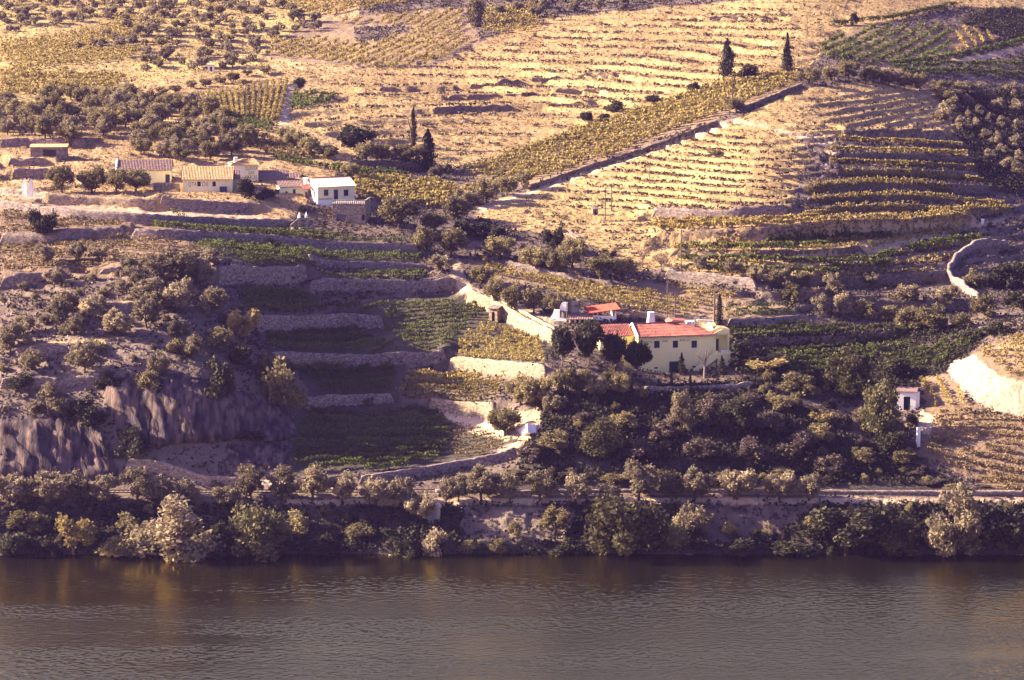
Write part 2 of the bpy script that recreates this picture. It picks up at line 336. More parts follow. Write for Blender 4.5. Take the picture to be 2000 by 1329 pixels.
for zi, (colr, poly) in enumerate(ZONES):
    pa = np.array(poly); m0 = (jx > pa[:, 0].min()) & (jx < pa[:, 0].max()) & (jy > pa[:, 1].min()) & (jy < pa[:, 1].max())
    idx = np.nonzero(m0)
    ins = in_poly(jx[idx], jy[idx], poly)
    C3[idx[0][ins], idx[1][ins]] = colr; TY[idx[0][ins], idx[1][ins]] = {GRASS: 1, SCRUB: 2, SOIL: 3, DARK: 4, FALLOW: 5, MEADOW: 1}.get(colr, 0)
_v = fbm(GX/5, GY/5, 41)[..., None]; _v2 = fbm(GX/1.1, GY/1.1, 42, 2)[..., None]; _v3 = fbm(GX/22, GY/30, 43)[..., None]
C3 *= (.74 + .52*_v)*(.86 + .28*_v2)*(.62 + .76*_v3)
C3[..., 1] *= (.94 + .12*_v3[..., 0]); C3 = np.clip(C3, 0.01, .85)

# ------------------------------------------------------------------ mesh helpers
def mesh_np(name, V, Fq, mats=(), smooth_=False):
    me = bpy.data.meshes.new(name); V = np.asarray(V, np.float32); Fq = np.asarray(Fq, np.int32)
    n, k = Fq.shape
    me.vertices.add(len(V)); me.vertices.foreach_set('co', V.ravel())
    me.loops.add(n*k); me.loops.foreach_set('vertex_index', Fq.ravel())
    me.polygons.add(n); me.polygons.foreach_set('loop_start', np.arange(0, n*k, k, dtype=np.int32))
    if smooth_: me.polygons.foreach_set('use_smooth', np.ones(n, bool))
    for m in mats: me.materials.append(m)
    me.update(calc_edges=True)
    return me
def tag(o, label=None, cat=None, group=None, kind=None):
    if label: o['label'] = label
    if cat: o['category'] = cat
    if group: o['group'] = group
    if kind: o['kind'] = kind
    return o
def link(name, me, parent=None, loc=None):
    o = bpy.data.objects.new(name, me); COL.objects.link(o)
    if parent is not None: o.parent = parent
    if loc is not None: o.location = loc
    return o
def empty(name, loc, rz=0):
    o = bpy.data.objects.new(name, None); COL.objects.link(o); o.location = tuple(loc); o.rotation_euler = (0, 0, rz)
    o.empty_display_size = .2
    return o
class MB:
    def __init__(s): s.v = []; s.f = []
    def add(s, v, f):
        b = len(s.v); s.v += [tuple(map(float, p)) for p in v]; s.f += [tuple(b + i for i in q) for q in f]; return s
    def hexa(s, p):                       # 8 corners: bottom 4 then top 4
        return s.add(p, [(3,2,1,0),(4,5,6,7),(0,1,5,4),(1,2,6,5),(2,3,7,6),(3,0,4,7)])
    def box(s, x0, x1, y0, y1, z0, z1):
        return s.hexa([(x0,y0,z0),(x1,y0,z0),(x1,y1,z0),(x0,y1,z0),(x0,y0,z1),(x1,y0,z1),(x1,y1,z1),(x0,y1,z1)])
    def tube(s, pts, rad, n=6):
        pts = [Vector(p) for p in pts]; rings = []
        for i, p in enumerate(pts):
            d = (pts[min(i+1, len(pts)-1)] - pts[max(i-1, 0)]).normalized()
            a = d.orthogonal().normalized(); b = d.cross(a)
            r = rad[i] if hasattr(rad, '__len__') else rad
            rings.append([p + (a*math.cos(2*math.pi*k/n) + b*math.sin(2*math.pi*k/n))*r for k in range(n)])
        v = [tuple(q) for rg in rings for q in rg]; f = []
        for i in range(len(pts)-1):
            for k in range(n): f.append((i*n+k, i*n+(k+1) % n, (i+1)*n+(k+1) % n, (i+1)*n+k))
        f.append(tuple(range(n))[::-1]); f.append(tuple((len(pts)-1)*n + k for k in range(n)))
        return s.add(v, f)
    def lathe(s, prof, n=10, c=(0, 0, 0)):
        v = [(c[0] + r*math.cos(2*math.pi*k/n), c[1] + r*math.sin(2*math.pi*k/n), c[2] + z) for r, z in prof for k in range(n)]; f = []
        for i in range(len(prof)-1):
            for k in range(n): f.append((i*n+k, i*n+(k+1) % n, (i+1)*n+(k+1) % n, (i+1)*n+k))
        f.append(tuple(range(n))[::-1]); f.append(tuple((len(prof)-1)*n + k for k in range(n)))
        return s.add(v, f)
    def prism(s, poly, y0, y1):           # polygon in x,z extruded along y
        n = len(poly); v = [(x, y0, z) for x, z in poly] + [(x, y1, z) for x, z in poly]
        return s.add(v, [tuple(range(n)), tuple(range(2*n-1, n-1, -1))] + [(i, i+n, (i+1) % n + n, (i+1) % n) for i in range(n)])
    def prism_x(s, poly, x0, x1):         # polygon in y,z extruded along x
        n = len(poly); v = [(x0, y, z) for y, z in poly] + [(x1, y, z) for y, z in poly]
        return s.add(v, [tuple(range(n-1, -1, -1)), tuple(range(n, 2*n))] + [(i, (i+1) % n, (i+1) % n + n, i+n) for i in range(n)])
    def mesh(s, name, m):
        me = bpy.data.meshes.new(name); me.from_pydata(s.v, [], s.f); me.materials.append(m); me.update(); return me
    def build(s, name, m, parent=None, loc=None): return link(name, s.mesh(name, m), parent, loc)

# ------------------------------------------------------------------ materials
def nodes(name):
    m = bpy.data.materials.new(name); m.use_nodes = True; t = m.node_tree; t.nodes.clear()
    out = t.nodes.new('ShaderNodeOutputMaterial'); b = t.nodes.new('ShaderNodeBsdfPrincipled')
    t.links.new(b.outputs[0], out.inputs[0]); b.inputs['Roughness'].default_value = .9
    b.inputs['Specular IOR Level'].default_value = .15
    return m, t, b, out
def surf(name, c, c2=None, scale=1.0, rough=.9, bump=.3, bscale=None, stretch=(1, 1, 1), spec=.15, lo=.35, hi=.65, detail=5):
    m, t, b, out = nodes(name)
    tc = t.nodes.new('ShaderNodeTexCoord'); mp = t.nodes.new('ShaderNodeMapping'); mp.inputs['Scale'].default_value = stretch
    t.links.new(tc.outputs['Object'], mp.inputs[0])
    n = t.nodes.new('ShaderNodeTexNoise'); n.inputs['Scale'].default_value = scale; n.inputs['Detail'].default_value = detail
    t.links.new(mp.outputs[0], n.inputs['Vector'])
    r = t.nodes.new('ShaderNodeValToRGB'); r.color_ramp.elements[0].position = lo; r.color_ramp.elements[1].position = hi
    c2 = c2 or tuple(x*.7 for x in c)
    r.color_ramp.elements[0].color = (*c2, 1); r.color_ramp.elements[1].color = (*c, 1)
    t.links.new(n.outputs['Fac'], r.inputs[0]); t.links.new(r.outputs[0], b.inputs['Base Color'])
    b.inputs['Roughness'].default_value = rough; b.inputs['Specular IOR Level'].default_value = spec
    if bump:
        n2 = t.nodes.new('ShaderNodeTexNoise'); n2.inputs['Scale'].default_value = bscale or scale*4; n2.inputs['Detail'].default_value = 3
        t.links.new(mp.outputs[0], n2.inputs['Vector'])
        bu = t.nodes.new('ShaderNodeBump'); bu.inputs['Strength'].default_value = bump; bu.inputs['Distance'].default_value = .1
        t.links.new(n2.outputs['Fac'], bu.inputs['Height']); t.links.new(bu.outputs[0], b.inputs['Normal'])
    return m
def leaf(name, c, c2, trans=.3, var=.35):
    m, t, b, out = nodes(name)
    oi = t.nodes.new('ShaderNodeObjectInfo'); tc = t.nodes.new('ShaderNodeTexCoord')
    n = t.nodes.new('ShaderNodeTexNoise'); n.inputs['Scale'].default_value = 5.0; n.inputs['Detail'].default_value = 2
    t.links.new(tc.outputs['Object'], n.inputs['Vector'])
    r = t.nodes.new('ShaderNodeValToRGB'); r.color_ramp.elements[0].position = .35; r.color_ramp.elements[1].position = .65
    r.color_ramp.elements[0].color = (*c2, 1); r.color_ramp.elements[1].color = (*c, 1)
    t.links.new(n.outputs['Fac'], r.inputs[0])
    hs = t.nodes.new('ShaderNodeHueSaturation')
    mr = t.nodes.new('ShaderNodeMapRange'); mr.inputs[3].default_value = 1 - var; mr.inputs[4].default_value = 1 + var
    t.links.new(oi.outputs['Random'], mr.inputs[0]); t.links.new(mr.outputs[0], hs.inputs['Value']); t.links.new(r.outputs[0], hs.inputs['Color'])
    tr = t.nodes.new('ShaderNodeBsdfTranslucent'); mx = t.nodes.new('ShaderNodeMixShader'); mx.inputs[0].default_value = trans
    t.links.new(hs.outputs[0], b.inputs['Base Color']); t.links.new(hs.outputs[0], tr.inputs['Color'])
    t.links.new(b.outputs[0], mx.inputs[1]); t.links.new(tr.outputs[0], mx.inputs[2]); t.links.new(mx.outputs[0], out.inputs[0])
    b.inputs['Roughness'].default_value = .75
    return m
def masonry(name, c, c2):
    m = surf(name, c, c2, 2.2, bump=.9, bscale=7, stretch=(1, 1, 1.6), lo=.3, hi=.72)
    t = m.node_tree; b = next(n for n in t.nodes if n.type == 'BSDF_PRINCIPLED'); mp = next(n for n in t.nodes if n.type == 'MAPPING')
    v = t.nodes.new('ShaderNodeTexVoronoi'); v.inputs['Scale'].default_value = 2.6; t.links.new(mp.outputs[0], v.inputs['Vector'])
    mr = t.nodes.new('ShaderNodeMapRange'); mr.inputs[3].default_value = .45; mr.inputs[4].default_value = 1.35; t.links.new(v.outputs['Color'], mr.inputs[0])
    mx = t.nodes.new('ShaderNodeMixRGB'); mx.blend_type = 'MULTIPLY'; mx.inputs[0].default_value = 1
    r = next(n for n in t.nodes if n.type == 'VALTORGB')
    t.links.new(r.outputs[0], mx.inputs[1]); t.links.new(mr.outputs[0], mx.inputs[2]); t.links.new(mx.outputs[0], b.inputs['Base Color'])
    return m
M = {
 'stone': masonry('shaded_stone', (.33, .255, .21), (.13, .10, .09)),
 'palelitstone': masonry('pale_sunlit_stone', (.46, .36, .23), (.20, .15, .10)),  # pale stonework; also stands in for sunlight on the lit terrace walls
 'ruin': surf('ruined_stone', (.24, .175, .12), (.11, .08, .06), 1.3, bump=.8, bscale=2.5),
 'earth': surf('grassy_bank', (.20, .145, .095), (.075, .056, .043), 2.2, bump=.9, bscale=6),
 'cream': surf('cream_plaster', (.89, .80, .36), (.80, .70, .29), .55, bump=.1, stretch=(1, 1, .35), lo=.25, hi=.5),
 'ivory': surf('ivory_plaster', (.87, .80, .46), (.77, .69, .38), .55, bump=.1, stretch=(1, 1, .35), lo=.25, hi=.5),
 'white': surf('white_plaster', (.84, .80, .70), (.74, .69, .58), .6, bump=.1, stretch=(1, 1, .35), lo=.25, hi=.5),
 'stain': surf('stained_plaster', (.62, .53, .34), (.30, .24, .19), 1.2, bump=.1, stretch=(1, 1, .3)),
 'redtile': surf('red_roof_tiles', (.36, .135, .100), (.20, .075, .060), 1.1, bump=.3, lo=.3, hi=.7),
 'brightred': surf('new_red_tiles', (.50, .105, .06), (.34, .07, .045), 1.2, bump=.3),
 'tantile': surf('lichen_roof_tiles', (.52, .36, .17), (.36, .24, .12), 1.4, bump=.4),
 'greytile': surf('old_grey_roof_tiles', (.24, .16, .13), (.17, .11, .10), 1.4, bump=.4),
 'paleroof': surf('pale_sheet_roof', (.82, .72, .50), (.72, .61, .40), .8, bump=.1),
 'dark': surf('dark_window_glass', (.018, .018, .03), (.012, .012, .02), 3, rough=.25, bump=0, spec=.4),
 'green': surf('dark_green_door_paint', (.02, .05, .045), (.015, .035, .03), 2, rough=.6, bump=0),
 'bluedoor': surf('faded_blue_door_paint', (.05, .06, .11), (.04, .045, .08), 2, rough=.6, bump=0),
 'shutter': surf('grey_shutter_metal', (.20, .15, .16), (.15, .11, .12), 2, rough=.6, bump=0),
 'redwood': surf('red_brown_window_wood', (.12, .03, .025), (.09, .02, .02), 2, rough=.6, bump=0),
 'ink': surf('faded_lettering_paint', (.12, .10, .10), (.2, .17, .13), 4, rough=.9, bump=0),
 'concrete': surf('stained_concrete', (.34, .30, .25), (.14, .12, .12), .9, bump=.2, stretch=(2.2, 2.2, .15)),
 'wood': surf('weathered_pole_wood', (.16, .11, .085), (.09, .065, .05), 3, bump=.2),
 'bark': surf('dark_bark', (.09, .065, .05), (.05, .036, .03), 4, bump=.4),
 'palebark': surf('pale_bark', (.22, .165, .13), (.14, .10, .085), 4, bump=.4),
 'steel': surf('rusty_rail_steel', (.10, .07, .055), (.06, .04, .035), 4, rough=.5, bump=0),
 'ballast': surf('track_ballast', (.34, .26, .18), (.18, .135, .10), 3.0, bump=.8, bscale=6),
 'olive': leaf('olive_leaves', (.27, .222, .100), (.105, .086, .044), .36),
 'dust': leaf('dusty_olive_leaves', (.30, .245, .145), (.125, .10, .064), .34),
 'gold': leaf('yellowing_leaves', (.34, .26, .10), (.22, .17, .06), .28),
 'dkgreen': leaf('dark_evergreen_leaves', (.060, .055, .029), (.024, .024, .015), .2),
 'green2': leaf('riverside_leaves', (.12, .105, .046), (.05, .046, .022), .28),
 'cyp': leaf('cypress_needles', (.038, .036, .022), (.022, .022, .015), .1),
 'brownleaf': leaf('dry_brown_leaves', (.22, .14, .085), (.15, .095, .06), .2),
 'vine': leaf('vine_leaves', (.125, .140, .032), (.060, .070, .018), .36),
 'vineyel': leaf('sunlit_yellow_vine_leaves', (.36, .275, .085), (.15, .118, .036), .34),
 'vinebrown': leaf('dry_vine_leaves', (.25, .18, .08), (.12, .09, .04), .25),
 'scrub': leaf('greyish_scrub_leaves', (.125, .092, .066), (.055, .042, .034), .22),
 'tuft': leaf('dry_grass_blades', (.36, .25, .11), (.25, .17, .078), .35),
 'weed': leaf('dry_scrub_twigs', (.105, .08, .06), (.052, .042, .034), .2),
}
# the hillside sheet
m, t, b, out = nodes('hillside_ground'); M['hill'] = m
at_ = t.nodes.new('ShaderNodeAttribute'); at_.attribute_name = 'cover'
tc = t.nodes.new('ShaderNodeTexCoord')
mp = t.nodes.new('ShaderNodeMapping'); mp.inputs['Scale'].default_value = (1, 1, 1.6); t.links.new(tc.outputs['Object'], mp.inputs[0])
n1 = t.nodes.new('ShaderNodeTexNoise'); n1.inputs['Scale'].default_value = 3.2; n1.inputs['Detail'].default_value = 6; n1.inputs['Roughness'].default_value = .65
t.links.new(mp.outputs[0], n1.inputs['Vector'])
r = t.nodes.new('ShaderNodeValToRGB'); r.color_ramp.elements[0].position = .32; r.color_ramp.elements[1].position = .62
r.color_ramp.elements[0].color = (.66, .63, .60, 1); r.color_ramp.elements[1].color = (1.12, 1.1, 1.05, 1)
t.links.new(n1.outputs['Fac'], r.inputs[0])
mu = t.nodes.new('ShaderNodeMixRGB'); mu.blend_type = 'MULTIPLY'; mu.inputs[0].default_value = 1
t.links.new(at_.outputs['Color'], mu.inputs[1]); t.links.new(r.outputs[0], mu.inputs[2]); t.links.new(mu.outputs[0], b.inputs['Base Color'])
n2 = t.nodes.new('ShaderNodeTexNoise'); n2.inputs['Scale'].default_value = 1.1; n2.inputs['Detail'].default_value = 5
t.links.new(tc.outputs['Object'], n2.inputs['Vector'])
bu = t.nodes.new('ShaderNodeBump'); bu.inputs['Strength'].default_value = .9; bu.inputs['Distance'].default_value = .35
t.links.new(n2.outputs['Fac'], bu.inputs['Height']); t.links.new(bu.outputs[0], b.inputs['Normal'])
nr, nc = GX.shape
ii = (np.arange(nr-1)[:, None]*nc + np.arange(nc-1)[None]).ravel()
me = mesh_np('hillside', np.stack([GX, GY, GZ], -1).reshape(-1, 3), np.stack([ii, ii+1, ii+1+nc, ii+nc], 1), [M['hill']], True)
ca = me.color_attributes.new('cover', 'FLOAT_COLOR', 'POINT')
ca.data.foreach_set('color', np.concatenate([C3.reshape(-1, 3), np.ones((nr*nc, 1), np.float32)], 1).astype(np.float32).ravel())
tag(link('hillside', me), 'terraced dry hillside rising from the river', kind='structure')
G = Ground(GZ)

# water
m, t, b, out = nodes('river_water'); M['water'] = m
b.inputs['Base Color'].default_value = (.007, .006, .004, 1); b.inputs['Roughness'].default_value = .8; b.inputs['Specular IOR Level'].default_value = 0
gl = t.nodes.new('ShaderNodeBsdfGlossy'); gl.inputs['Color'].default_value = (1.0, .84, .30, 1); gl.inputs['Roughness'].default_value = .06
fr = t.nodes.new('ShaderNodeFresnel'); fr.inputs['IOR'].default_value = 3.6; mxw = t.nodes.new('ShaderNodeMixShader')
t.links.new(fr.outputs[0], mxw.inputs[0]); t.links.new(b.outputs[0], mxw.inputs[1]); t.links.new(gl.outputs[0], mxw.inputs[2]); t.links.new(mxw.outputs[0], out.inputs[0])
tc = t.nodes.new('ShaderNodeTexCoord'); mp = t.nodes.new('ShaderNodeMapping'); mp.inputs['Rotation'].default_value = (0, 0, R(8)); mp.inputs['Scale'].default_value = (.55, 1, 1)
t.links.new(tc.outputs['Object'], mp.inputs[0])
n1 = t.nodes.new('ShaderNodeTexNoise'); n1.inputs['Scale'].default_value = 3.6; n1.inputs['Detail'].default_value = 4; n1.inputs['Distortion'].default_value = .4
n3 = t.nodes.new('ShaderNodeTexNoise'); n3.inputs['Scale'].default_value = .035; n3.inputs['Detail'].default_value = 3
mp3 = t.nodes.new('ShaderNodeMapping'); mp3.inputs['Scale'].default_value = (.35, 1.3, 1); t.links.new(tc.outputs['Object'], mp3.inputs[0]); t.links.new(mp3.outputs[0], n3.inputs['Vector'])
mr = t.nodes.new('ShaderNodeMapRange'); mr.inputs[1].default_value = .35; mr.inputs[2].default_value = .62; mr.inputs[3].default_value = .35; mr.inputs[4].default_value = 1.0
t.links.new(n3.outputs['Fac'], mr.inputs[0]); t.links.new(mp.outputs[0], n1.inputs['Vector'])
bu = t.nodes.new('ShaderNodeBump'); bu.inputs['Distance'].default_value = .055
t.links.new(mr.outputs[0], bu.inputs['Strength']); t.links.new(n1.outputs['Fac'], bu.inputs['Height'])
for q in (gl, fr): t.links.new(bu.outputs[0], q.inputs['Normal'])
wy = np.concatenate([np.arange(-60, 360, 30.0), np.arange(362, 457.01, .19)]); wu = np.concatenate([np.linspace(-760, -94, 12), np.linspace(-92, 92, 700), np.linspace(94, 760, 12)])
WX, WY = np.meshgrid(wu, wy)
_near = smooth(360, 372, WY)*smooth(92, 86, np.abs(WX))
_gust = smooth(.30, .62, fbm(WX/46 + WY/160, WY/7.5, 201, 3))
_wx = WX + .25*WY; _sh = .25 + .75*smooth(452, 398, WY)
WZ = ((fbm(_wx/.55, WY/.38, 202, 2) - .5)*.21*(.2 + .95*_gust)*_sh + (fbm(WX/2.4, WY/1.1, 204, 2) - .5)*.02*(.3 + .7*_gust)*_sh)*_near
nr, nc = WX.shape; ii = (np.arange(nr-1)[:, None]*nc + np.arange(nc-1)[None]).ravel()
tag(link('river_water', mesh_np('river_water', np.stack([WX, WY, WZ], -1).reshape(-1, 3), np.stack([ii, ii+1, ii+1+nc, ii+nc], 1), [M['water']], True)), kind='structure')
# ------------------------------------------------------------------ terrace walls as objects
def wall_mesh(xs, ys, h, wm, seed):
    L = np.concatenate([[0], np.cumsum(np.hypot(np.diff(xs), np.diff(ys)))])
    n = max(4, int(L[-1]/.55)); tt = np.linspace(0, L[-1], n)
    X = np.interp(tt, L, xs); Y = np.interp(tt, L, ys)
    tx = np.gradient(X); ty = np.gradient(Y); q = np.hypot(tx, ty); nx, ny = ty/q, -tx/q      # outward (towards the river)
    if wm == 'earth': th, jit, lean = .7, .22, .32
    elif wm == 'ruin': th, jit, lean = .6, .16, .12
    else: th, jit, lean = .55, .10, .06
    top = G.h(X - nx*.55, Y - ny*.55) + (.05 if wm == 'earth' else .12) + (fbm(tt*.5, tt*0 + seed, 3) - .5)*(.5 if wm in ('earth', 'ruin') else .2) + (_hash(np.floor(tt*1.4), tt*0, 5) - .5)*.16
    bot = np.minimum(G.h(X + nx*.75, Y + ny*.75), top - .3) - .35
    if wm == 'ruin': top = np.where(fbm(tt/3.0, tt*0 + seed*3.1, 6, 2) < .43, bot + .25, top + .15)
    taper = np.clip(np.minimum(tt, L[-1] - tt)/(.6 if wm in ('stone', 'palelitstone') else 1.5), 0, 1); top = bot + .3 + (top - bot - .3)*(.4 + .6*taper)
    k = 6; V = []
    for i in range(k):
        f = i/(k-1); z = bot + (top - bot)*f
        off = .28 - lean*(top - bot)*f*.5 + (vnoise(tt*1.6, tt*0 + i*7.3 + seed, 9) - .5)*2*jit
        V.append(np.stack([X + nx*off, Y + ny*off, z], 1))
    V.append(np.stack([X - nx*th, Y - ny*th, top - .04], 1)); V.append(np.stack([X - nx*th, Y - ny*th, bot], 1))
    K = len(V); V = np.stack(V, 1).reshape(-1, 3)
    a = np.arange(n-1)[:, None]*K + np.arange(K)[None]
    b_ = np.arange(n-1)[:, None]*K + (np.arange(K)[None] + 1) % K
    Fq = np.stack([a, a + K, b_ + K, b_], -1).reshape(-1, 4)
    ends = np.array([[0, 1, K-2, K-1], [1, 2, 3, 4], [1, 4, 5, K-2]])
    ends2 = ends[:, ::-1] + (n-1)*K
    return np.concatenate([Fq, ends, ends2]), V
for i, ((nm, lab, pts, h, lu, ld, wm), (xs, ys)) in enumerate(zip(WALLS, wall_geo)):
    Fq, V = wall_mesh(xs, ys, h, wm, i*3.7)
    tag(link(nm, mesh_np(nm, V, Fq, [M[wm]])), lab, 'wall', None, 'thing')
# the curved free-standing wall on the right
def ribbon_wall(name, pts, h, th, mat_, label, cat='wall', sink=.5, seed=1.0):
    q = G.hit([p[0] for p in pts], [p[1] for p in pts])
    L = np.concatenate([[0], np.cumsum(np.hypot(np.diff(q[:, 0]), np.diff(q[:, 1])))]); n = max(4, int(L[-1]/.5))
    tt = np.linspace(0, L[-1], n); X = np.interp(tt, L, q[:, 0]); Y = np.interp(tt, L, q[:, 1])
    hh = np.interp(tt, L, h if hasattr(h, '__len__') else [h]*len(L))
    tx = np.gradient(X); ty = np.gradient(Y); w = np.hypot(tx, ty); nx, ny = -ty/w*th/2, tx/w*th/2
    z0 = G.h(X, Y); j = (fbm(tt*.8, tt*0 + seed, 5) - .5)*.3
    V = np.stack([np.stack([X+nx, Y+ny, z0-sink], 1), np.stack([X+nx, Y+ny, z0+hh*.55], 1), np.stack([X+nx*.9, Y+ny*.9, z0+hh+j], 1),
                  np.stack([X-nx*.9, Y-ny*.9, z0+hh+j-.04], 1), np.stack([X-nx, Y-ny, z0+hh*.5], 1), np.stack([X-nx, Y-ny, z0-sink], 1)], 1)
    V = V.reshape(-1, 3); K = 6
    a = np.arange(n-1)[:, None]*K + np.arange(K)[None]; b_ = np.arange(n-1)[:, None]*K + (np.arange(K)[None]+1) % K
    e = np.array([[0, 1, 4, 5], [1, 2, 3, 4]])
    Fq = np.concatenate([np.stack([a, a+K, b_+K, b_], -1).reshape(-1, 4), e, e[:, ::-1] + (n-1)*K])
    return tag(link(name, mesh_np(name, V, Fq, [M[mat_]])), label, cat, None, 'thing')
ribbon_wall('curved_wall', [(1912,590),(1885,572),(1862,556),(1853,540),(1862,520),(1885,500),(1920,486),(1965,482)], [1.5,1.7,1.6,1.3,1.3,1.7,2.0,1.3], .8, 'stone',
            'high curved stone wall around the dark hollow on the right slope')
ribbon_wall('garden_wall', [(1085,648),(1062,636),(1035,620),(1000,602),(960,584)], .6, .35, 'palelitstone', 'long low pale parapet along the dirt road to the red-roofed farmhouse')
ribbon_wall('terrace_wall', [(1470,760),(1440,764),(1400,766),(1330,768),(1260,768)], 1.2, .6, 'stone', 'rough stone wall under the terrace of the yellow farmhouse')

# ------------------------------------------------------------------ railway on its shelf above the river
X = np.arange(-150, 150.1, 1.5)
Yc = 463.2 + np.sin(X*.012)*.6
def strip(dy, w, z, h):
    V = np.stack([np.stack([X, Yc+dy-w/2, X*0+z], 1), np.stack([X, Yc+dy-w/2*.9, X*0+z+h], 1), np.stack([X, Yc+dy+w/2*.9, X*0+z+h], 1), np.stack([X, Yc+dy+w/2, X*0+z], 1)], 1).reshape(-1, 3)
    n = len(X); a = np.arange(n-1)[:, None]*4 + np.arange(3)[None]
    return V, np.stack([a, a+4, a+5, a+1], -1).reshape(-1, 4)
rt = empty('railway_track', (0, 0, 0)); tag(rt, 'single railway track on a ballast bed along the foot of the hill', 'railway')
V, Fq = strip(0, 3.6, 6.55, .65); link('ballast_bed', mesh_np('ballast_bed', V, Fq, [M['ballast']]), rt)
for dy in (-.83, .83):
    V, Fq = strip(dy, .12, 7.22, .17); link('rail', mesh_np('rail', V, Fq, [M['steel']]), rt)
sl = MB()
for x in np.arange(-130, 130, .7):
    y = 463.2 + math.sin(x*.012)*.6; sl.box(x-.12, x+.12, y-1.25, y+1.25, 7.12, 7.23)
tag(sl.build('sleepers', M['wood'], rt), kind='stuff')
ribbon_wall('track_wall', [(850,966),(1000,967),(1200,966),(1400,966),(1600,966),(1800,968),(2000,969)], .8, .5, 'stone', 'low dark stone wall running along the back of the railway track')

# ------------------------------------------------------------------ rock outcrops
def cliff(name, poly_top, poly_bot, label, seed, out=1.6, nx_=58, nz_=12, nslab=0):
    """a jagged rock face between two picture lines, strata leaning to the right"""
    u = np.linspace(0, 1, nx_); w = np.linspace(0, 1, nz_)
    T = np.array(poly_top, float); B = np.array(poly_bot, float)
    tx = np.interp(u, np.linspace(0, 1, len(T)), T[:, 0]); ty = np.interp(u, np.linspace(0, 1, len(T)), T[:, 1])
    bx = np.interp(u, np.linspace(0, 1, len(B)), B[:, 0]); by = np.interp(u, np.linspace(0, 1, len(B)), B[:, 1])
    PXg = tx[None]*(1-w[:, None]) + bx[None]*w[:, None]; PYg = ty[None]*(1-w[:, None]) + by[None]*w[:, None]
    P = G.hit(PXg.ravel(), PYg.ravel()).reshape(nz_, nx_, 3)
    g = np.random.default_rng(seed); du = np.abs(np.gradient(P[..., 0], axis=1)); dw = np.abs(np.gradient(P[..., 2], axis=0))
    P[..., 0] += g.uniform(-.42, .42, P.shape[:2])*du; P[..., 2] += g.uniform(-.42, .42, P.shape[:2])*dw
    q = P[..., 0] + P[..., 2]*.40 + (fbm(P[..., 0]*.3, P[..., 2]*.3, seed+9, 2) - .5)*2.2; zc_ = P[..., 2] - P[..., 0]*.25
    blocks = _hash(np.floor(q*.42), np.floor(zc_*.30 + _hash(np.floor(q*.42), q*0, seed)*3), seed+3)
    slivers = _hash(np.floor(q*1.2), np.floor(zc_*.5 + _hash(np.floor(q*1.2), q*0, seed+1)*3), seed+4)
    env = (smooth(0, .10, u)*smooth(1, .90, u))[None]*(smooth(0, .12, w)*smooth(1.0, .9, w))[:, None]
    d = env*(out*((fbm(q*.2, zc_*.2, seed, 2) - .3)*1.2 + blocks*.75 + slivers*.25) + g.uniform(-.35, .35, P.shape[:2]) - .1) - (1-env)*.5
    P[..., 0] += (.5 - w)[:, None]*-1.2*env
    P[..., 1] -= d*.85; P[..., 2] += d*.18
    ii = (np.arange(nz_-1)[:, None]*nx_ + np.arange(nx_-1)[None]).ravel()
    V = [P.reshape(-1, 3)]; Fs = [np.stack([ii, ii+nx_, ii+nx_+1, ii+1], 1)]; base = nx_*nz_
    fq = np.array([[3,2,1,0],[4,5,6,7],[0,1,5,4],[1,2,6,5],[2,3,7,6],[3,0,4,7]])
    for k in range(nslab):                # angular slabs of the layered rock, leaning together
        i, j = int(g.integers(4, nz_-3)), int(g.integers(5, nx_-5)); c = P[i, j] + np.array([0, g.uniform(.25, .7), 0])
        L = (.9 + 2.4*g.uniform(0, 1)**2)*min(1, out/1.5); w_ = (.6 + 1.5*g.uniform(0, 1)**2)*(.6 + .4*min(1, out/1.5)); d_ = g.uniform(.3, .8); ax = np.array([-.42 + g.normal(0, .16), .30 + g.normal(0, .12), 1.0]); ax /= np.linalg.norm(ax)
        rt_ = np.array([1, g.normal(0, .6), .30 + g.normal(0, .15)]); rt_ /= np.linalg.norm(rt_); fr_ = np.cross(rt_, ax); q8 = []
        for a_, b_, c_ in ((-1,-1,-1),(1,-1,-1),(1,1,-1),(-1,1,-1),(-1,-1,1),(1,-1,1),(1,1,1),(-1,1,1)):
            q8.append(c + rt_*a_*w_*g.uniform(.5, 1.2)*(1 if c_ < 0 else .8) - fr_*(b_*d_*g.uniform(.7, 1.1) if c_ < 0 else b_*.12 - .55) + ax*c_*L*g.uniform(.45, 1.15))
        V.append(np.array(q8)); Fs.append(fq + base); base += 8
    me = mesh_np(name, np.concatenate(V), np.concatenate(Fs), [M['rock']])
    tag(link(name, me), label, 'rock face')
M['rock'] = surf('layered_rock', (.155, .12, .105), (.028, .024, .028), .9, bump=1.0, bscale=3.5, stretch=(1.5, .6, .22), lo=.36, hi=.66, detail=7)
_t = M['rock'].node_tree; _mp = next(n for n in _t.nodes if n.type == 'MAPPING'); _mp.inputs['Rotation'].default_value = (0, R(-22), 0)
_b = next(n for n in _t.nodes if n.type == 'BSDF_PRINCIPLED'); _r = next(n for n in _t.nodes if n.type == 'VALTORGB')
_n = _t.nodes.new('ShaderNodeTexNoise'); _n.inputs['Scale'].default_value = .28; _n.inputs['Detail'].default_value = 5; _t.links.new(_mp.outputs[0], _n.inputs['Vector'])
_q = _t.nodes.new('ShaderNodeValToRGB'); _q.color_ramp.elements[0].position = .42; _q.color_ramp.elements[1].position = .58; _q.color_ramp.elements[0].color = (.55, .52, .62, 1); _q.color_ramp.elements[1].color = (1.2, 1.06, .95, 1)
_x = _t.nodes.new('ShaderNodeMixRGB'); _x.blend_type = 'MULTIPLY'; _x.inputs[0].default_value = 1; _t.links.new(_n.outputs['Fac'], _q.inputs[0])
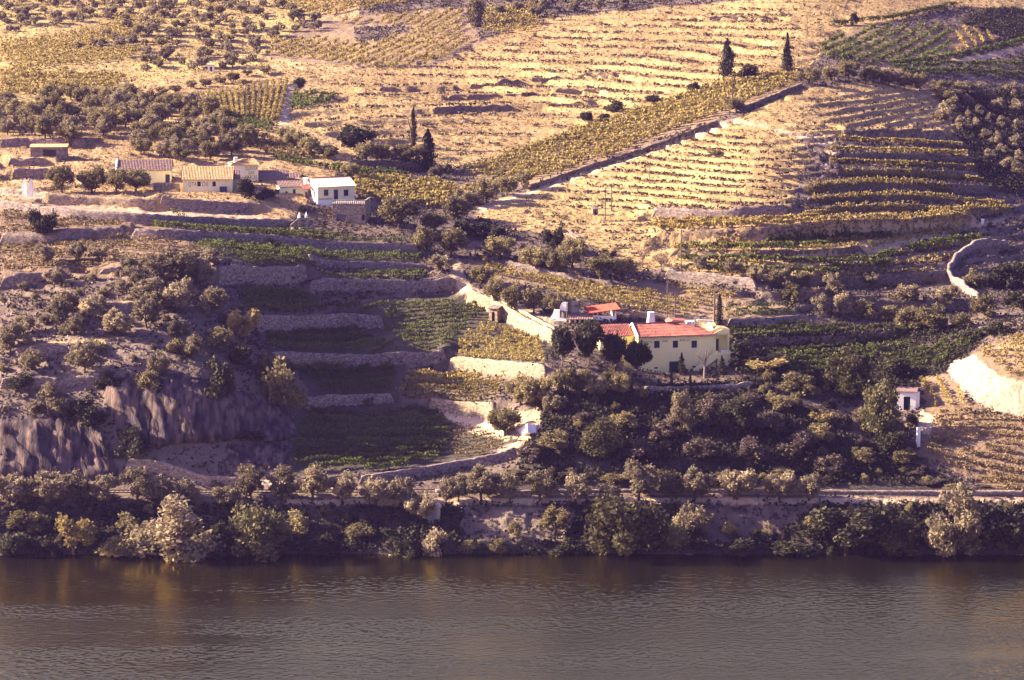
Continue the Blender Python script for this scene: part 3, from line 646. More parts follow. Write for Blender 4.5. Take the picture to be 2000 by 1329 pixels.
_t.links.new(_r.outputs[0], _x.inputs[1]); _t.links.new(_q.outputs[0], _x.inputs[2]); _t.links.new(_x.outputs[0], _b.inputs['Base Color'])
cliff('rock_face', [(185,755),(250,735),(320,722),(390,735),(450,752),(520,775),(585,800)], [(215,870),(280,885),(340,872),(400,868),(470,862),(530,868),(590,850)],
      'tall jagged rock face with leaning layers left of the largest vine plot', 51, 2.0)
cliff('rock_face', [(-20,815),(60,808),(130,808),(180,822),(215,850)], [(-20,935),(60,935),(130,938),(190,940),(242,930)],
      'broad rounded rock face behind the olives at the left edge', 61, 1.7, 40, 11, 0)
cliff('rock_face', [(440,862),(490,868),(540,862),(585,870)], [(420,912),(480,918),(540,916),(575,905)], 'low heap of rubble rock at the foot of the tall rock face', 71, .9, 34, 9, 0)
cliff('rock_face', [(1560,268),(1600,262),(1640,268),(1662,290)], [(1570,300),(1600,330),(1620,340),(1640,330)], 'small pale rock outcrop left of the highest vine row', 75, .9, 22, 9, 0)
# low river bank stones
def stones(name, n, poly, smin, smax, matn, label):
    bx = np.array(poly); P = []
    while len(P) < n:
        x = RNG.uniform(bx[:, 0].min(), bx[:, 0].max(), 400); y = RNG.uniform(bx[:, 1].min(), bx[:, 1].max(), 400)
        k = in_poly(x, y, poly); P += list(zip(x[k], y[k]))
    P = np.array(P[:n]); q = G.hit(P[:, 0], P[:, 1]); V = []; Fq = []
    base = np.array([[-1,-1,-1],[1,-1,-1],[1,1,-1],[-1,1,-1],[-.6,-.7,.8],[.7,-.6,1],[.6,.6,.7],[-.7,.6,.9]])
    fq = np.array([[4,5,6,7],[0,1,5,4],[1,2,6,5],[2,3,7,6],[3,0,4,7]])
    for i, p in enumerate(q):
        s = RNG.uniform(smin, smax); a = RNG.uniform(0, 6.28); b = base*(1 + RNG.uniform(-.3, .3, (8, 3)))*s*np.array([1, .8, .6])
        V.append(np.stack([b[:, 0]*math.cos(a) - b[:, 1]*math.sin(a), b[:, 0]*math.sin(a) + b[:, 1]*math.cos(a), b[:, 2]], 1) + p); Fq.append(fq + 8*i)
    tag(link(name, mesh_np(name, np.concatenate(V), np.concatenate(Fq), [M[matn]])), label, kind='stuff')
stones('bank_stones', 700, [(0,1085),(2000,1085),(2000,1100),(0,1100)], .15, .5, 'ballast', 'loose stones along the waterline')
stones('hill_rubble', 900, [(0,560),(260,520),(560,600),(590,800),(560,900),(0,800)], (.10), .28, 'stone', 'loose rubble on the rocky spur')

# ------------------------------------------------------------------ vine rows
def leaf_cloud(P, size, seed, flat=.0):
    """one small leaf-spray quad per point"""
    g = np.random.default_rng(seed); n = len(P)
    a = g.normal(size=(n, 3)); a /= np.linalg.norm(a, axis=1)[:, None]
    h = g.normal(size=(n, 3)); h[:, 2] *= (1-flat); b = np.cross(a, h); b /= np.linalg.norm(b, axis=1)[:, None] + 1e-9
    s = (size*g.uniform(.6, 1.3, n))[:, None]
    V = np.stack([P - a*s - b*s*.55, P + a*s*.2 - b*s*.75, P + a*s + b*s*.4, P - a*s*.3 + b*s*.7], 1).reshape(-1, 3)
    return V, np.arange(4*n).reshape(n, 4)
def row_points(line, per_m, w, h, g, gap=.12):
    L = np.concatenate([[0], np.cumsum(np.hypot(np.diff(line[:, 0]), np.diff(line[:, 1])))])
    n = int(L[-1]*per_m)
    if n < 4: return None
    t = g.uniform(0, L[-1], n)
    dens = vnoise(t*.75, t*0 + g.uniform(0, 999), 3); t = t[dens > gap*1.6]
    X = np.interp(t, L, line[:, 0]); Y = np.interp(t, L, line[:, 1])
    hh = h*(.7 + .6*vnoise(t*.9, t*0 + g.uniform(0, 99), 4))
    X = X + g.normal(0, w*.5, len(t)); Y = Y + g.normal(0, w*.5, len(t))
    return np.stack([X, Y, G.h(X, Y) + .12 + hh*np.sqrt(g.uniform(0.02, 1, len(t)))], 1)
def clip_rows(poly_px, d0, d1, spacing, wob=.25, g=None):
    q = G.hit([p[0] for p in poly_px], [p[1] for p in poly_px])[:, :2]
    e = G.hit([d0[0], d1[0]], [d0[1], d1[1]])[:, :2]; u = e[1]-e[0]; u /= np.linalg.norm(u); v = np.array([-u[1], u[0]])
    cs = q @ v; us = q @ u; rows = []
    for c in np.arange(cs.min() + spacing*.5, cs.max(), spacing):
        t = np.arange(us.min(), us.max(), .7); p = t[:, None]*u + c*v
        ins = in_poly(p[:, 0], p[:, 1], [tuple(a) for a in q]); k = 0
        while k < len(t):
            if not ins[k]: k += 1; continue
            j = k
            while j < len(t) and ins[j]: j += 1
            if j - k > 4:
                w = p[k:j].copy(); w += v*((fbm(t[k:j]*.12, t[k:j]*0 + c, 8) - .5)*wob*2)[:, None]; rows.append(w)
            k = j
    return rows
NROW = [0]; STUFF_ROWS = []
ORD = 'first second third fourth fifth sixth seventh eighth ninth tenth eleventh twelfth thirteenth fourteenth fifteenth sixteenth seventeenth eighteenth nineteenth twentieth'.split()
ORD += ['twenty-' + x for x in ORD[:9]] + ['thirtieth'] + ['thirty-' + x for x in ORD[:9]]
def vines(label, group, rows, mat_, per_m=26, w=.34, h=1.15, size=.17, gap=.12, single=True, rank=False):
    if rank: rows = sorted(rows, key=lambda p: p[:, 1].mean())
    kk = 0
    g = np.random.default_rng(len(label)*7 + NROW[0])
    for ln in rows:
        P = row_points(ln, per_m, w, h, g, gap)
        if P is None: continue
        if single and NROW[0] < 296:
            c = P.mean(0); c[2] = G.h(c[0], c[1]); V, Fq = leaf_cloud(P - c, size, NROW[0])
            tag(link('vine_row', mesh_np('vine_row', V, Fq, [M[mat_]]), loc=c), label + (', %s from the front' % ORD[kk] if rank else ''), 'vine row', group); NROW[0] += 1; kk += 1
        else: STUFF_ROWS.append((leaf_cloud(P, size, len(STUFF_ROWS))[0], mat_))
H_ = lambda y: ((400, y), (1200, y))
PLOTS = [
 ('dark green vine row in the largest plot beside the river track', [(605,797),(838,793),(870,815),(880,850),(870,880),(860,903),(760,922),(565,921),(575,850)], (600,850), (800,850), 2.2, 'vine', 44, 1.25, .06),
 ('thin sunlit vine row at the pale end of the largest plot', [(845,797),(905,832),(1000,860),(985,880),(880,902),(878,850)], (880,870), (960,862), 1.8, 'vinebrown', 16, .7, .3),
 ('dark vine row in the small plot below the long shaded wall', [(580,722),(778,722),(765,770),(630,772)], (600,745), (750,745), 1.7, 'vine', 34, 1.1, .1),
 ('sunlit vine row below the curving cream wall', [(795,726),(900,724),(985,748),(975,778),(775,775)], (800,755), (960,758), 1.7, 'vineyel', 28, 1.0, .2),
 ('dark vine row in the wide plot under the short gully wall', [(520,655),(620,648),(700,645),(790,690),(525,691)], (540,675), (700,675), 2.2, 'vine', 44, 1.25, .06),
 ('vine row on the fan-shaped plot below the road bend', [(765,592),(925,582),(950,612),(875,692),(800,690),(745,640)], (780,640), (900,632), 1.75, 'vine', 30, 1.0, .15),
 ('bright straggling vine row right of the dark wall opening', [(962,628),(1060,668),(1068,712),(1000,712),(890,697),(905,655)], (920,670), (1050,690), 1.6, 'vineyel', 30, 1.0, .2),
 ('dark vine row in the small upper plot with slanting right edge', [(470,566),(600,561),(638,604),(755,596),(752,618),(640,610),(478,612)], (480,590), (620,590), 2.2, 'vine', 44, 1.25, .06),
 ('dark vine row in the long strip above the squared wall corner', [(365,482),(500,480),(640,497),(825,496),(820,512),(640,516),(560,522),(480,518)], (400,495), (700,505), 1.8, 'vine', 30, 1.1, .12),
 ('dark vine row in the strip just below the farm lane', [(290,434),(450,446),(560,452),(700,470),(812,472),(805,486),(640,479),(480,466),(300,452)], (300,443), (700,476), 1.8, 'vine', 28, 1.0, .15),
 ('dark vine row in the narrow strip left of the road bend', [(605,530),(830,532),(835,547),(610,545)], (620,538), (820,540), 1.7, 'vine', 30, 1.0, .12),
 ('low brown vine row at the left edge under the lane', [(0,412),(90,427),(230,428),(250,448),(150,454),(0,464)], (0,440), (200,442), 2.0, 'vinebrown', 20, .8, .25),
 ('low brown vine row on the rounded shoulder of the left spur', [(0,482),(240,462),(420,500),(380,515),(280,525),(100,530),(0,535)], (0,505), (300,490), 2.0, 'vinebrown', 20, .85, .25),
 ('bushy vine row on the slope above the red-roofed farmhouse', [(940,512),(1060,535),(1200,562),(1340,588),(1400,600),(1330,622),(1200,602),(1120,590),(1060,562),(950,540)], (1000,535), (1250,590), 1.9, 'vineyel', 28, 1.2, .15),
 ('vine row on the small plot around the tall cypress', [(1415,596),(1480,600),(1560,612),(1550,622),(1430,630),(1412,620)], (1420,612), (1540,615), 1.8, 'vine', 28, 1.0, .15),
 ('pale vine row under the two slim olives', [(1300,560),(1400,568),(1450,575),(1440,585),(1350,582)], (1310,568), (1430,578), 1.8, 'vineyel', 26, 1.0, .2),
 ('dark vine row in the hollow right of the yellow farmhouse', [(1425,648),(1560,636),(1640,642),(1830,640),(1800,650),(1640,662),(1430,668)], (1440,655), (1700,648), 1.9, 'vine', 28, 1.0, .15),
 ('dark vine row in the hollow below the pergola shrub', [(1480,700),(1640,672),(1790,668),(1690,712),(1560,742)], (1500,715), (1750,680), 2.0, 'vine', 28, 1.1, .12),
 ('dark slanting vine row above the small white hut', [(1690,705),(1850,664),(1930,655),(1880,690),(1800,732),(1730,722)], (1700,712), (1870,668), 1.9, 'vine', 28, 1.1, .15),
 ('sunlit vine row running downhill beside the small white hut', [(1795,745),(1845,742),(1900,797),(1815,802)], (1800,742), (1832,800), 2.2, 'vineyel', 28, 1.1, .1),
 ('vine row of the dense plot in the lower right corner', [(1825,802),(2020,820),(2020,972),(1960,962),(1900,930),(1800,892)], (1830,850), (2000,862), 1.7, 'vinebrown', 30, 1.0, .15),
 ('sunlit vine row above the bare pale bank at the right edge', [(1905,692),(2020,648),(2020,748),(1965,738)], (1920,705), (2000,712), 1.9, 'vineyel', 28, 1.1, .15),
]
for (lab, poly, d0, d1, sp_, mt, pm, hh, gp) in PLOTS:
    vines(lab, lab.replace('vine row', 'vine rows'), clip_rows(poly, d0, d1, sp_), mt, pm, .32, hh, .19, min(gp, .15), True, True)
def px_row(pts, step=6.0):
    p = np.array(pts, float); t = np.concatenate([[0], np.cumsum(np.hypot(*np.diff(p, axis=0).T))]); tt = np.arange(0, t[-1], step)
    return G.hit(np.interp(tt, t, p[:, 0]), np.interp(tt, t, p[:, 1]))[:, :2]
RIGHT_ROWS = [
 ('first', [(1640,276),(1700,280),(1800,283),(1880,288)]), ('second', [(1625,294),(1700,298),(1800,300),(1890,305)]),
 ('third', [(1620,318),(1700,322),(1800,327),(1905,332)]), ('fourth', [(1650,345),(1720,345),(1800,348),(1935,358)]),
 ('fifth', [(1575,378),(1640,366),(1720,360),(1800,364),(1860,378)]), ('sixth', [(1578,398),(1700,388),(1820,390),(1965,405)]),
 ('seventh', [(1560,428),(1640,416),(1720,412),(1850,416),(1975,412)]), ('eighth', [(1285,448),(1400,446),(1480,442),(1600,435),(1720,430),(1900,428)]),
]
for k, (o, p) in enumerate(RIGHT_ROWS):
    vines(o + ' from the top of the thick vine rows along the right terraces', 'thick vine rows along the right terraces', [px_row(p)], 'vineyel', 46, .34, 1.05, .22, .08)
for o, p in (('upper', [(1280,436),(1400,437),(1500,434),(1600,427)]), ('lower', [(1275,442),(1400,441),(1500,438)])):
    vines(o + ' vine row of the pair above the long dark bank', 'paired vine rows above the long dark bank', [px_row(p)], 'vineyel', 46, .34, 1.05, .22, .08)
for k, (lab, p) in enumerate([('thin vine row on the ledge above the long path', [(1500,480),(1640,470),(1740,466)]), ('thin vine row on the ledge right of the bare brownish tree', [(1330,488),(1480,489),(1620,484)]),
        ('thin vine row on the narrow ledge behind the slim olives', [(1330,512),(1480,513),(1640,520),(1740,522)]), ('thin vine row on the ledge below the narrow one', [(1380,530),(1500,534),(1640,538)]),
        ('vine row beside the bright path on the right slope', [(1700,512),(1780,492),(1860,476),(1920,472)]), ('vine row at the top right beneath the crest track', [(1740,130),(1840,118),(1930,100),(2010,82)]),
        ('upper vine row at the right edge below the crest track', [(1745,137),(1850,131),(2010,132)]), ('lower vine row at the right edge below the crest track', [(1760,146),(1880,144),(2010,152)]),
        ('vine row bordering the top edge of the crest vineyard', [(1625,52),(1720,42),(1800,28),(1870,12)])]):
    vines(lab, None, [px_row(p)], 'vine', 40, .5, 1.3, .26, .12)
rows17 = []
for k in range(17):
    f = k/16; a = (355 + 205*f, 198 - 36*f**.8); b_ = (388 + 153*f, 221 + 20*f); rows17.append(px_row([a, ((a[0]+b_[0])/2, (a[1]+b_[1])/2), b_], 4))
for k, ln in enumerate(rows17): vines('pale uphill vine row in the square plot, %s from the left' % ORD[k], 'pale uphill vine rows in the square plot', [ln], 'vineyel', 30, .35, 1.2, .24, .05)
FAR = [
 ([(900,336),(1000,300),(1160,245),(1300,200),(1420,160),(1560,148),(1558,164),(1420,220),(1280,272),(1100,338),(1040,352),(930,345)], (950,330), (1300,300), 2.3, 'vineyel', 14),
 ([(620,45),(905,20),(905,70),(930,84),(840,130),(740,138),(620,120),(510,108),(540,85),(620,75),(700,88),(745,84),(806,60),(790,50),(700,50)], (740,62), (640,112), 3.6, 'vineyel', 12),
 ([(520,0),(800,0),(790,10),(620,33),(560,25)], (700,5), (600,28), 3.6, 'vineyel', 10),
 ([(0,85),(120,75),(250,35),(330,40),(180,95),(120,108),(0,130)], (0,110), (200,60), 2.8, 'vineyel', 10),
 ([(0,142),(250,150),(215,186),(0,186)], (0,160), (200,165), 2.6, 'vineyel', 12),
 ([(100,108),(290,95),(250,118),(0,138)], (0,130), (240,105), 2.6, 'vineyel', 10),
 ([(1600,92),(1690,56),(1855,56),(1858,110),(1720,130),(1610,115)], (1800,70), (1700,120), 3.4, 'vine', 16),
 ([(1868,56),(1958,76),(1900,100),(1866,110)], (1880,62), (1905,98), 3.2, 'vineyel', 14),
 ([(570,186),(655,190),(600,214),(566,217)], (575,205), (640,192), 2.2, 'vine', 16),
 ([(440,232),(545,248),(530,262),(430,250)], (440,240), (530,254), 2.2, 'vine', 16),
 ([(690,352),(820,347),(900,372),(1000,352),(900,408),(760,400),(692,396)], (700,380), (900,376), 1.9, 'vineyel', 18),
 ([(500,302),(640,330),(840,345),(700,347),(560,320)], (520,310), (700,340), 1.9, 'vine', 18),
 ([(410,255),(520,270),(620,310),(560,312),(440,275)], (420,262), (580,305), 2.0, 'vinebrown', 18),
 ([(940,20),(1040,10),(1060,60),(940,70)], (950,30), (1040,20), 2.6, 'vineyel', 10),
]
for (poly, d0, d1, sp_, mt, pm) in FAR: vines('', None, clip_rows(poly, d0, d1, sp_, .3), mt, pm, .42, 1.15, .34, .12, single=False)
# worn-out vine rows among the grass of the centre field: contour lines of small dry clumps
def contour_rows(poly, dz, off=0.0):
    pa = np.array(poly, float); rows = []; us = np.arange(pa[:, 0].min(), pa[:, 0].max(), 7.0)
    jj = np.clip(np.searchsorted(UC, (us - IW/2)/F*1.0), 0, len(UC)-1); band = (YR > 530) & (YR < 860); lines = {}
    for j in jj:
        z = np.maximum.accumulate(SMZ[band, j]); y = YR[band]
        for k in range(int((z[0]-off)/dz) + 1, int((z[-1]-off)/dz) + 1):
            Y = np.interp(k*dz + off, z + np.arange(len(z))*1e-7, y); lines.setdefault(k, []).append((UC[j]*Y, Y))
    for k, l in lines.items():
        p = np.array(l)
        if len(p) < 4: continue
        p[:, 1] += (fbm(p[:, 0]*.2, p[:, 0]*0 + k, 7) - .5)*1.2
        x_, y_ = project(p[:, 0], p[:, 1], G.h(p[:, 0], p[:, 1])); ins = in_poly(x_, y_, poly); i = 0
        while i < len(p):
            if not ins[i]: i += 1; continue
            j = i
            while j < len(p) and ins[j]: j += 1
            if j - i > 3: rows.append(p[i:j])
            i = j
    return rows
SMZ = GZ.copy()
for _ in range(3): SMZ[2:-2] = (SMZ[:-4] + SMZ[1:-3] + SMZ[2:-2] + SMZ[3:-1] + SMZ[4:])/5
vines('', None, contour_rows([(1040,420),(1110,352),(1400,250),(1560,300),(1550,420),(1270,420)], .95, .1), 'weed', 13, .26, .5, .24, .2, single=False)
vines('', None, contour_rows([(580,240),(650,160),(950,95),(1300,25),(1560,15),(1570,120),(1400,150),(1160,235),(900,325),(700,285)], 1.35, .2), 'weed', 9, .35, .55, .30, .27, single=False)
vines('', None, contour_rows([(1040,418),(1280,432),(1320,470),(1300,525),(1130,465),(960,440)], 1.0, .1), 'weed', 8, .3, .45, .25, .27, single=False)
vines('', None, contour_rows([(1570,190),(1840,190),(1870,258),(1560,262)], .95, .1), 'weed', 8, .3, .5, .27, .3, single=False)
vines('', None, contour_rows([(1310,470),(1640,452),(1880,440),(1850,520),(1500,560),(1310,540)], 1.15, .4), 'vineyel', 12, .35, .8, .26, .15, single=False)
vines('', None, contour_rows([(1560,520),(1850,500),(1850,590),(1520,570)], 1.4, .2), 'vinebrown', 10, .35, .7, .26, .2, single=False)
vines('', None, contour_rows([(0,60),(0,-30),(520,-30),(520,60),(300,95),(260,40)], 2.4, .3), 'vineyel', 7, .5, .9, .40, .2, single=False)
vs = [r_ for r_ in STUFF_ROWS]
mats_ = sorted({x[1] for x in vs}); V = np.concatenate([x[0] for x in vs]); nf = len(V)//4
me = mesh_np('distant_vine_rows', V, np.arange(4*nf).reshape(nf, 4), [M[k] for k in mats_])
me.polygons.foreach_set('material_index', np.concatenate([np.full(len(x[0])//4, mats_.index(x[1]), np.int32) for x in vs]))
tag(link('distant_vine_rows', me), 'rows of vines on the far upper hillside', kind='stuff')

# ------------------------------------------------------------------ dry grass and scrub clumps on the ground
rr, cc = np.nonzero((np.abs(GX/GY) < .185) & (GY > 449.8) & (GY < 880) & ((GY < 461) | (GY > 467)))
def scatter(tys, n, size, seed, hgt):
    g = np.random.default_rng(seed); k = np.nonzero(np.isin(TY[rr, cc], tys) & (PX[rr, cc] > -30) & (PX[rr, cc] < 2030) & (PY[rr, cc] > -20))[0]
    wgt = GY[rr[k], cc[k]]*np.gradient(GY[:, 0])[rr[k]]; wgt = wgt*(.2 + fbm(GX[rr[k], cc[k]]/6, GY[rr[k], cc[k]]/6, seed)**2*3); wgt /= wgt.sum()
    k = g.choice(k, n, p=wgt); X = GX[rr[k], cc[k]] + g.uniform(-.3, .3, n); Y = GY[rr[k], cc[k]] + g.uniform(-.3, .3, n)
    P = np.stack([X, Y, G.h(X, Y) + hgt], 1); P = np.repeat(P, 3, 0) + g.normal(0, hgt*.8, (n*3, 3))*np.array([1.2, 1.2, .6])
    return leaf_cloud(P, size, seed)
V, Fq = scatter([1, 5], 34000, .18, 3, .12); tag(link('dry_grass', mesh_np('dry_grass', V, Fq, [M['tuft']])), 'tufts of dry golden grass', kind='stuff')
V, Fq = scatter([2, 4], 30000, .26, 4, .28); tag(link('dry_undergrowth', mesh_np('dry_undergrowth', V, Fq, [M['weed']])), 'low dry scrub covering the slopes', kind='stuff')
V, Fq = scatter([4], 26000, .26, 5, .40); tag(link('green_undergrowth', mesh_np('green_undergrowth', V, Fq, [M['dkgreen']])), 'low dark scrub on the shaded slopes', kind='stuff')
V, Fq = scatter([1, 5], 1500, .28, 6, .25); tag(link('field_weeds', mesh_np('field_weeds', V, Fq, [M['dkgreen']])), 'dark weeds dotted over the dry fields', kind='stuff')
# ------------------------------------------------------------------ trees
def crown(seed, z0, n, size, lobes, matn, rx=.36, rl=(.11, .19), shape='round', flat=.1):
    g = np.random.default_rng(seed); P = []
    for k in range(lobes):
        if shape == 'round':
            d = g.normal(size=3); d /= np.linalg.norm(d); rr_ = g.uniform(.45, 1)**.6
            c = np.array([d[0]*rx*rr_, d[1]*rx*rr_, (z0+1)/2 + d[2]*(1-z0)/2*.72*rr_]); rad = g.uniform(*rl)
        elif shape == 'bush':
            d = g.normal(size=3); d /= np.linalg.norm(d); d[2] = abs(d[2]); rr_ = g.uniform(.3, 1)**.6
            c = np.array([d[0]*rx*rr_, d[1]*rx*rr_, .12 + d[2]*.72*rr_]); rad = g.uniform(*rl)
        else:                              # column / cone: radius profile by height
            f = (k + g.uniform(0, 1))/lobes; w = shape(f); a = g.uniform(0, 6.28); q = g.uniform(.05, .5)
            c = np.array([math.cos(a)*w*q, math.sin(a)*w*q, z0 + (1-z0)*f]); rad = max(.05, w*.72)
        m = max(8, int(n/lobes*(rad/np.mean(rl))**2)) if not callable(shape) else n//lobes
        d = g.normal(size=(m, 3)); d /= np.linalg.norm(d, axis=1)[:, None]
        rv = rad*g.uniform(.15, 1.0, m)**.45
        p = c + d*rv[:, None]*np.array([1, 1, .85 if not callable(shape) else .4])
        if not callable(shape):
            up = (p[:, 2] > c[2]) & (g.uniform(0, 1, m) < .55); p[up, 2] += (p[up, 2] - c[2])*g.uniform(0, .9, up.sum())
        p = p + g.normal(0, rad*.13, (m, 3)); P.append(p)
    P = np.concatenate(P); P[:, 2] = np.clip(P[:, 2], .01, None)
    V, Fq = leaf_cloud(P, size, seed, flat)
    return mesh_np('crown', V, Fq, [M[matn]])
def trunk(seed, h, r, spread, matn, limbs=4, top=.75):
    g = random.Random(seed); mb = MB()
    mb.tube([(0, 0, -.08), (g.uniform(-.02, .02), g.uniform(-.02, .02), h*.5), (g.uniform(-.04, .04), g.uniform(-.04, .04), h)], [r*1.3, r*.95, r*.85], 7)
    for k in range(limbs):
        a = 6.28*k/limbs + g.uniform(-.5, .5); e = spread*g.uniform(.7, 1.1); zt = h + (top - h)*g.uniform(.6, 1.0)
        mb.tube([(0, 0, h*.85), (math.cos(a)*e*.5, math.sin(a)*e*.5, h + (zt-h)*.45), (math.cos(a)*e, math.sin(a)*e, zt)], [r*.7, r*.5, r*.15], 5)
    return mb.mesh('trunk', M[matn])
cone = lambda f: .48*(1-f)**.8*(.55 + .45*min(1, f*7)) + .02
col = lambda f: .40*min(1, f*6 + .35)*(1 if f < .55 else ((1-f)/.45)**.7) + .03
spruce = lambda f: .5*(1-f)**1.1 + .012
KINDS = {
 'olive': [(crown(100+i, .12, 3200, .032, 18, 'olive', .38), trunk(100+i, .2, .035, .26, 'bark')) for i in range(5)],
 'dust':  [(crown(120+i, .10, 3400, .030, 21, 'dust', .40, (.08, .17)), trunk(120+i, .2, .032, .27, 'bark')) for i in range(5)],
 'gold':  [(crown(140+i, .10, 2200, .036, 14, 'gold', .36, (.10, .17)), trunk(140+i, .2, .028, .25, 'palebark')) for i in range(2)],
 'bush':  [(crown(160+i, 0, 2200, .036, 15, 'olive', .34, (.13, .21), 'bush'), None) for i in range(4)],
 'palebush': [(crown(170+i, 0, 2000, .036, 13, 'dust', .34, (.13, .20), 'bush'), None) for i in range(3)],
 'scrub':  [(crown(190+i, 0, 2200, .034, 17, 'scrub', .36, (.10, .18), 'bush'), None) for i in range(4)],
 'darkbush': [(crown(180+i, 0, 2400, .036, 15, 'dkgreen', .34, (.13, .21), 'bush'), None) for i in range(3)],
 'dark':  [(crown(200+i, .16, 3000, .034, 20, 'dkgreen', .35, (.11, .19)), trunk(200+i, .22, .03, .22, 'bark')) for i in range(3)],
 'round': [(crown(210+i, .22, 4200, .034, 24, 'dkgreen', .33, (.13, .19)), trunk(210+i, .3, .022, .18, 'palebark', 4)) for i in range(3)],
 'bank':  [(crown(220+i, .03, 4600, .024, 32, 'green2', .37, (.09, .16), 'bush'), trunk(220+i, .25, .025, .3, 'bark', 5)) for i in range(3)],
 'bankpale': [(crown(230+i, .05, 4600, .024, 30, 'dust', .37, (.08, .15), 'bush'), trunk(230+i, .25, .025, .3, 'palebark', 5)) for i in range(2)],
 'poplar': [(crown(240, .06, 3000, .034, 26, 'dust', .3, (.1, .15), lambda f: .42*math.sin(math.pi*min(1, .18 + .8*f))**.7), trunk(240, .3, .025, .12, 'bark', 3))],
 'conifer': [(crown(250+i, .02, 3600, .034, 30, 'cyp', .3, (.1, .15), lambda f: .46*(1-f**2.2)**.8*(.7 + .3*min(1, f*6)) + .02), trunk(250+i, .2, .03, .1, 'bark', 2)) for i in range(2)],
 'spruce': [(crown(260, .04, 3000, .030, 40, 'cyp', .3, (.1, .15), spruce), trunk(260, .6, .022, .05, 'bark', 2, .9))],
 'cypress': [(crown(270+i, .03, 2600, .030, 40, 'cyp', .3, (.1, .15), col), trunk(270+i, .2, .05, .08, 'bark', 2)) for i in range(2)],
 'smallcone': [(crown(280+i, 0, 2200, .034, 22, 'dkgreen', .3, (.1, .15), cone), None) for i in range(2)],
 'bare': [(crown(290+i, .3, 520, .022, 22, 'brownleaf', .36, (.09, .16)), trunk(290+i, .34, .022, .32, 'palebark', 9, .95)) for i in range(2)],
}
BASE = {'scrub': 'shrub', 'olive': 'olive_tree', 'dust': 'olive_tree', 'gold': 'golden_tree', 'bush': 'shrub', 'palebush': 'shrub', 'darkbush': 'shrub', 'dark': 'evergreen_tree',
        'round': 'evergreen_tree', 'bank': 'riverside_tree', 'bankpale': 'riverside_tree', 'poplar': 'poplar_tree', 'conifer': 'conifer_tree', 'spruce': 'conifer_tree',
        'cypress': 'cypress_tree', 'smallcone': 'conifer_shrub', 'bare': 'bare_tree'}
CAT = {'scrub': 'shrub', 'bush': 'shrub', 'palebush': 'shrub', 'darkbush': 'shrub', 'smallcone': 'shrub'}
g3 = random.Random(5); NT = {}
def tree_at(kind, P, wm, hm, label, group=None):
    v = KINDS[kind]; cm, tm = v[g3.randrange(len(v))]
    e = empty(BASE[kind], (P[0], P[1], P[2] - .1), g3.uniform(0, 6.28)); e.scale = (wm, wm, hm)
    link('crown', cm, e)
    if tm is not None: link('trunk', tm, e)
    tag(e, label, CAT.get(kind, 'tree'), group); NT[BASE[kind]] = NT.get(BASE[kind], 0) + 1
    return e
def tree(kind, x, y, w, h, label, group=None):
    P = G.hit(x, y)[0]; s = ppm(P); return tree_at(kind, P, w/s*1.12, h/s*1.05, label, group)
def trees(kind, group, template, lst):
    for k, a in enumerate(sorted(lst)):
        kk = a[4] if len(a) > 4 else kind
        tree(kk, *a[:4], template.replace('{o}', ORD[k]), group)

trees('dust', 'olives along the railway', 'feathery olive tree, {o} from the left of those along the railway', [(18,985,80,68),(62,990,51,57),(105,985,88,70),(152,985,72,70),(205,985,59,62),(270,982,77,70),(312,982,61,57),(365,985,56,51),
 (440,990,56,47),(490,978,64,75),(550,978,64,70),(610,978,72,74),(668,985,64,70),(735,992,64,68),(785,988,61,57),(822,1022,64,65),(872,985,43,54),(896,980,41,57),(940,978,73,68),(995,982,51,62),
 (1055,977,67,58),(1125,982,66,58),(1190,988,49,47),(1248,978,82,79),(1312,977,61,57),(1357,977,64,63),(1440,974,78,65),(1522,977,66,62),(1580,977,64,52)])
trees('bank', 'big trees on the river bank', 'big tree at the edge of the water, {o} from the left of the bank', [(145,1090,90,95,'gold'),(345,1095,185,135,'bankpale'),(498,1100,150,150),(1222,1098,180,160),
 (1655,1080,150,100,'dark'),(1762,1085,95,90),(1862,1085,130,145,'bankpale'),(1965,1085,110,95,'dark')])
trees('bush', 'smaller shrubs along the bank', 'smaller bank shrub, {o} from the left along the water', [(20,1085,80,60,'darkbush'),(75,1040,60,50),(90,1092,70,50,'darkbush'),(235,1090,90,50),(250,1040,60,40),(630,1088,60,58,'darkbush'),(580,1040,60,45),(700,1055,70,40),
 (790,1096,60,48,'darkbush'),(855,1092,62,64,'palebush'),(915,1080,50,30),(975,1078,50,30),(1005,1050,34,40),(1085,1045,60,55,'olive'),(1110,1085,70,35,'darkbush'),(1320,1075,70,60),(1352,1045,75,66,'dust'),
 (1425,1048,40,34,'gold'),(1450,1085,80,36,'darkbush'),(1500,1055,36,34,'palebush'),(1550,1088,100,42,'darkbush'),(1600,1060,60,50,'darkbush'),(1690,1040,70,50,'darkbush'),(1810,1050,60,50,'darkbush'),(1920,1050,60,50,'darkbush'),(40,1030,70,40),(430,1060,60,50,'darkbush'),(420,1098,70,60,'darkbush'),(170,1055,60,40)])
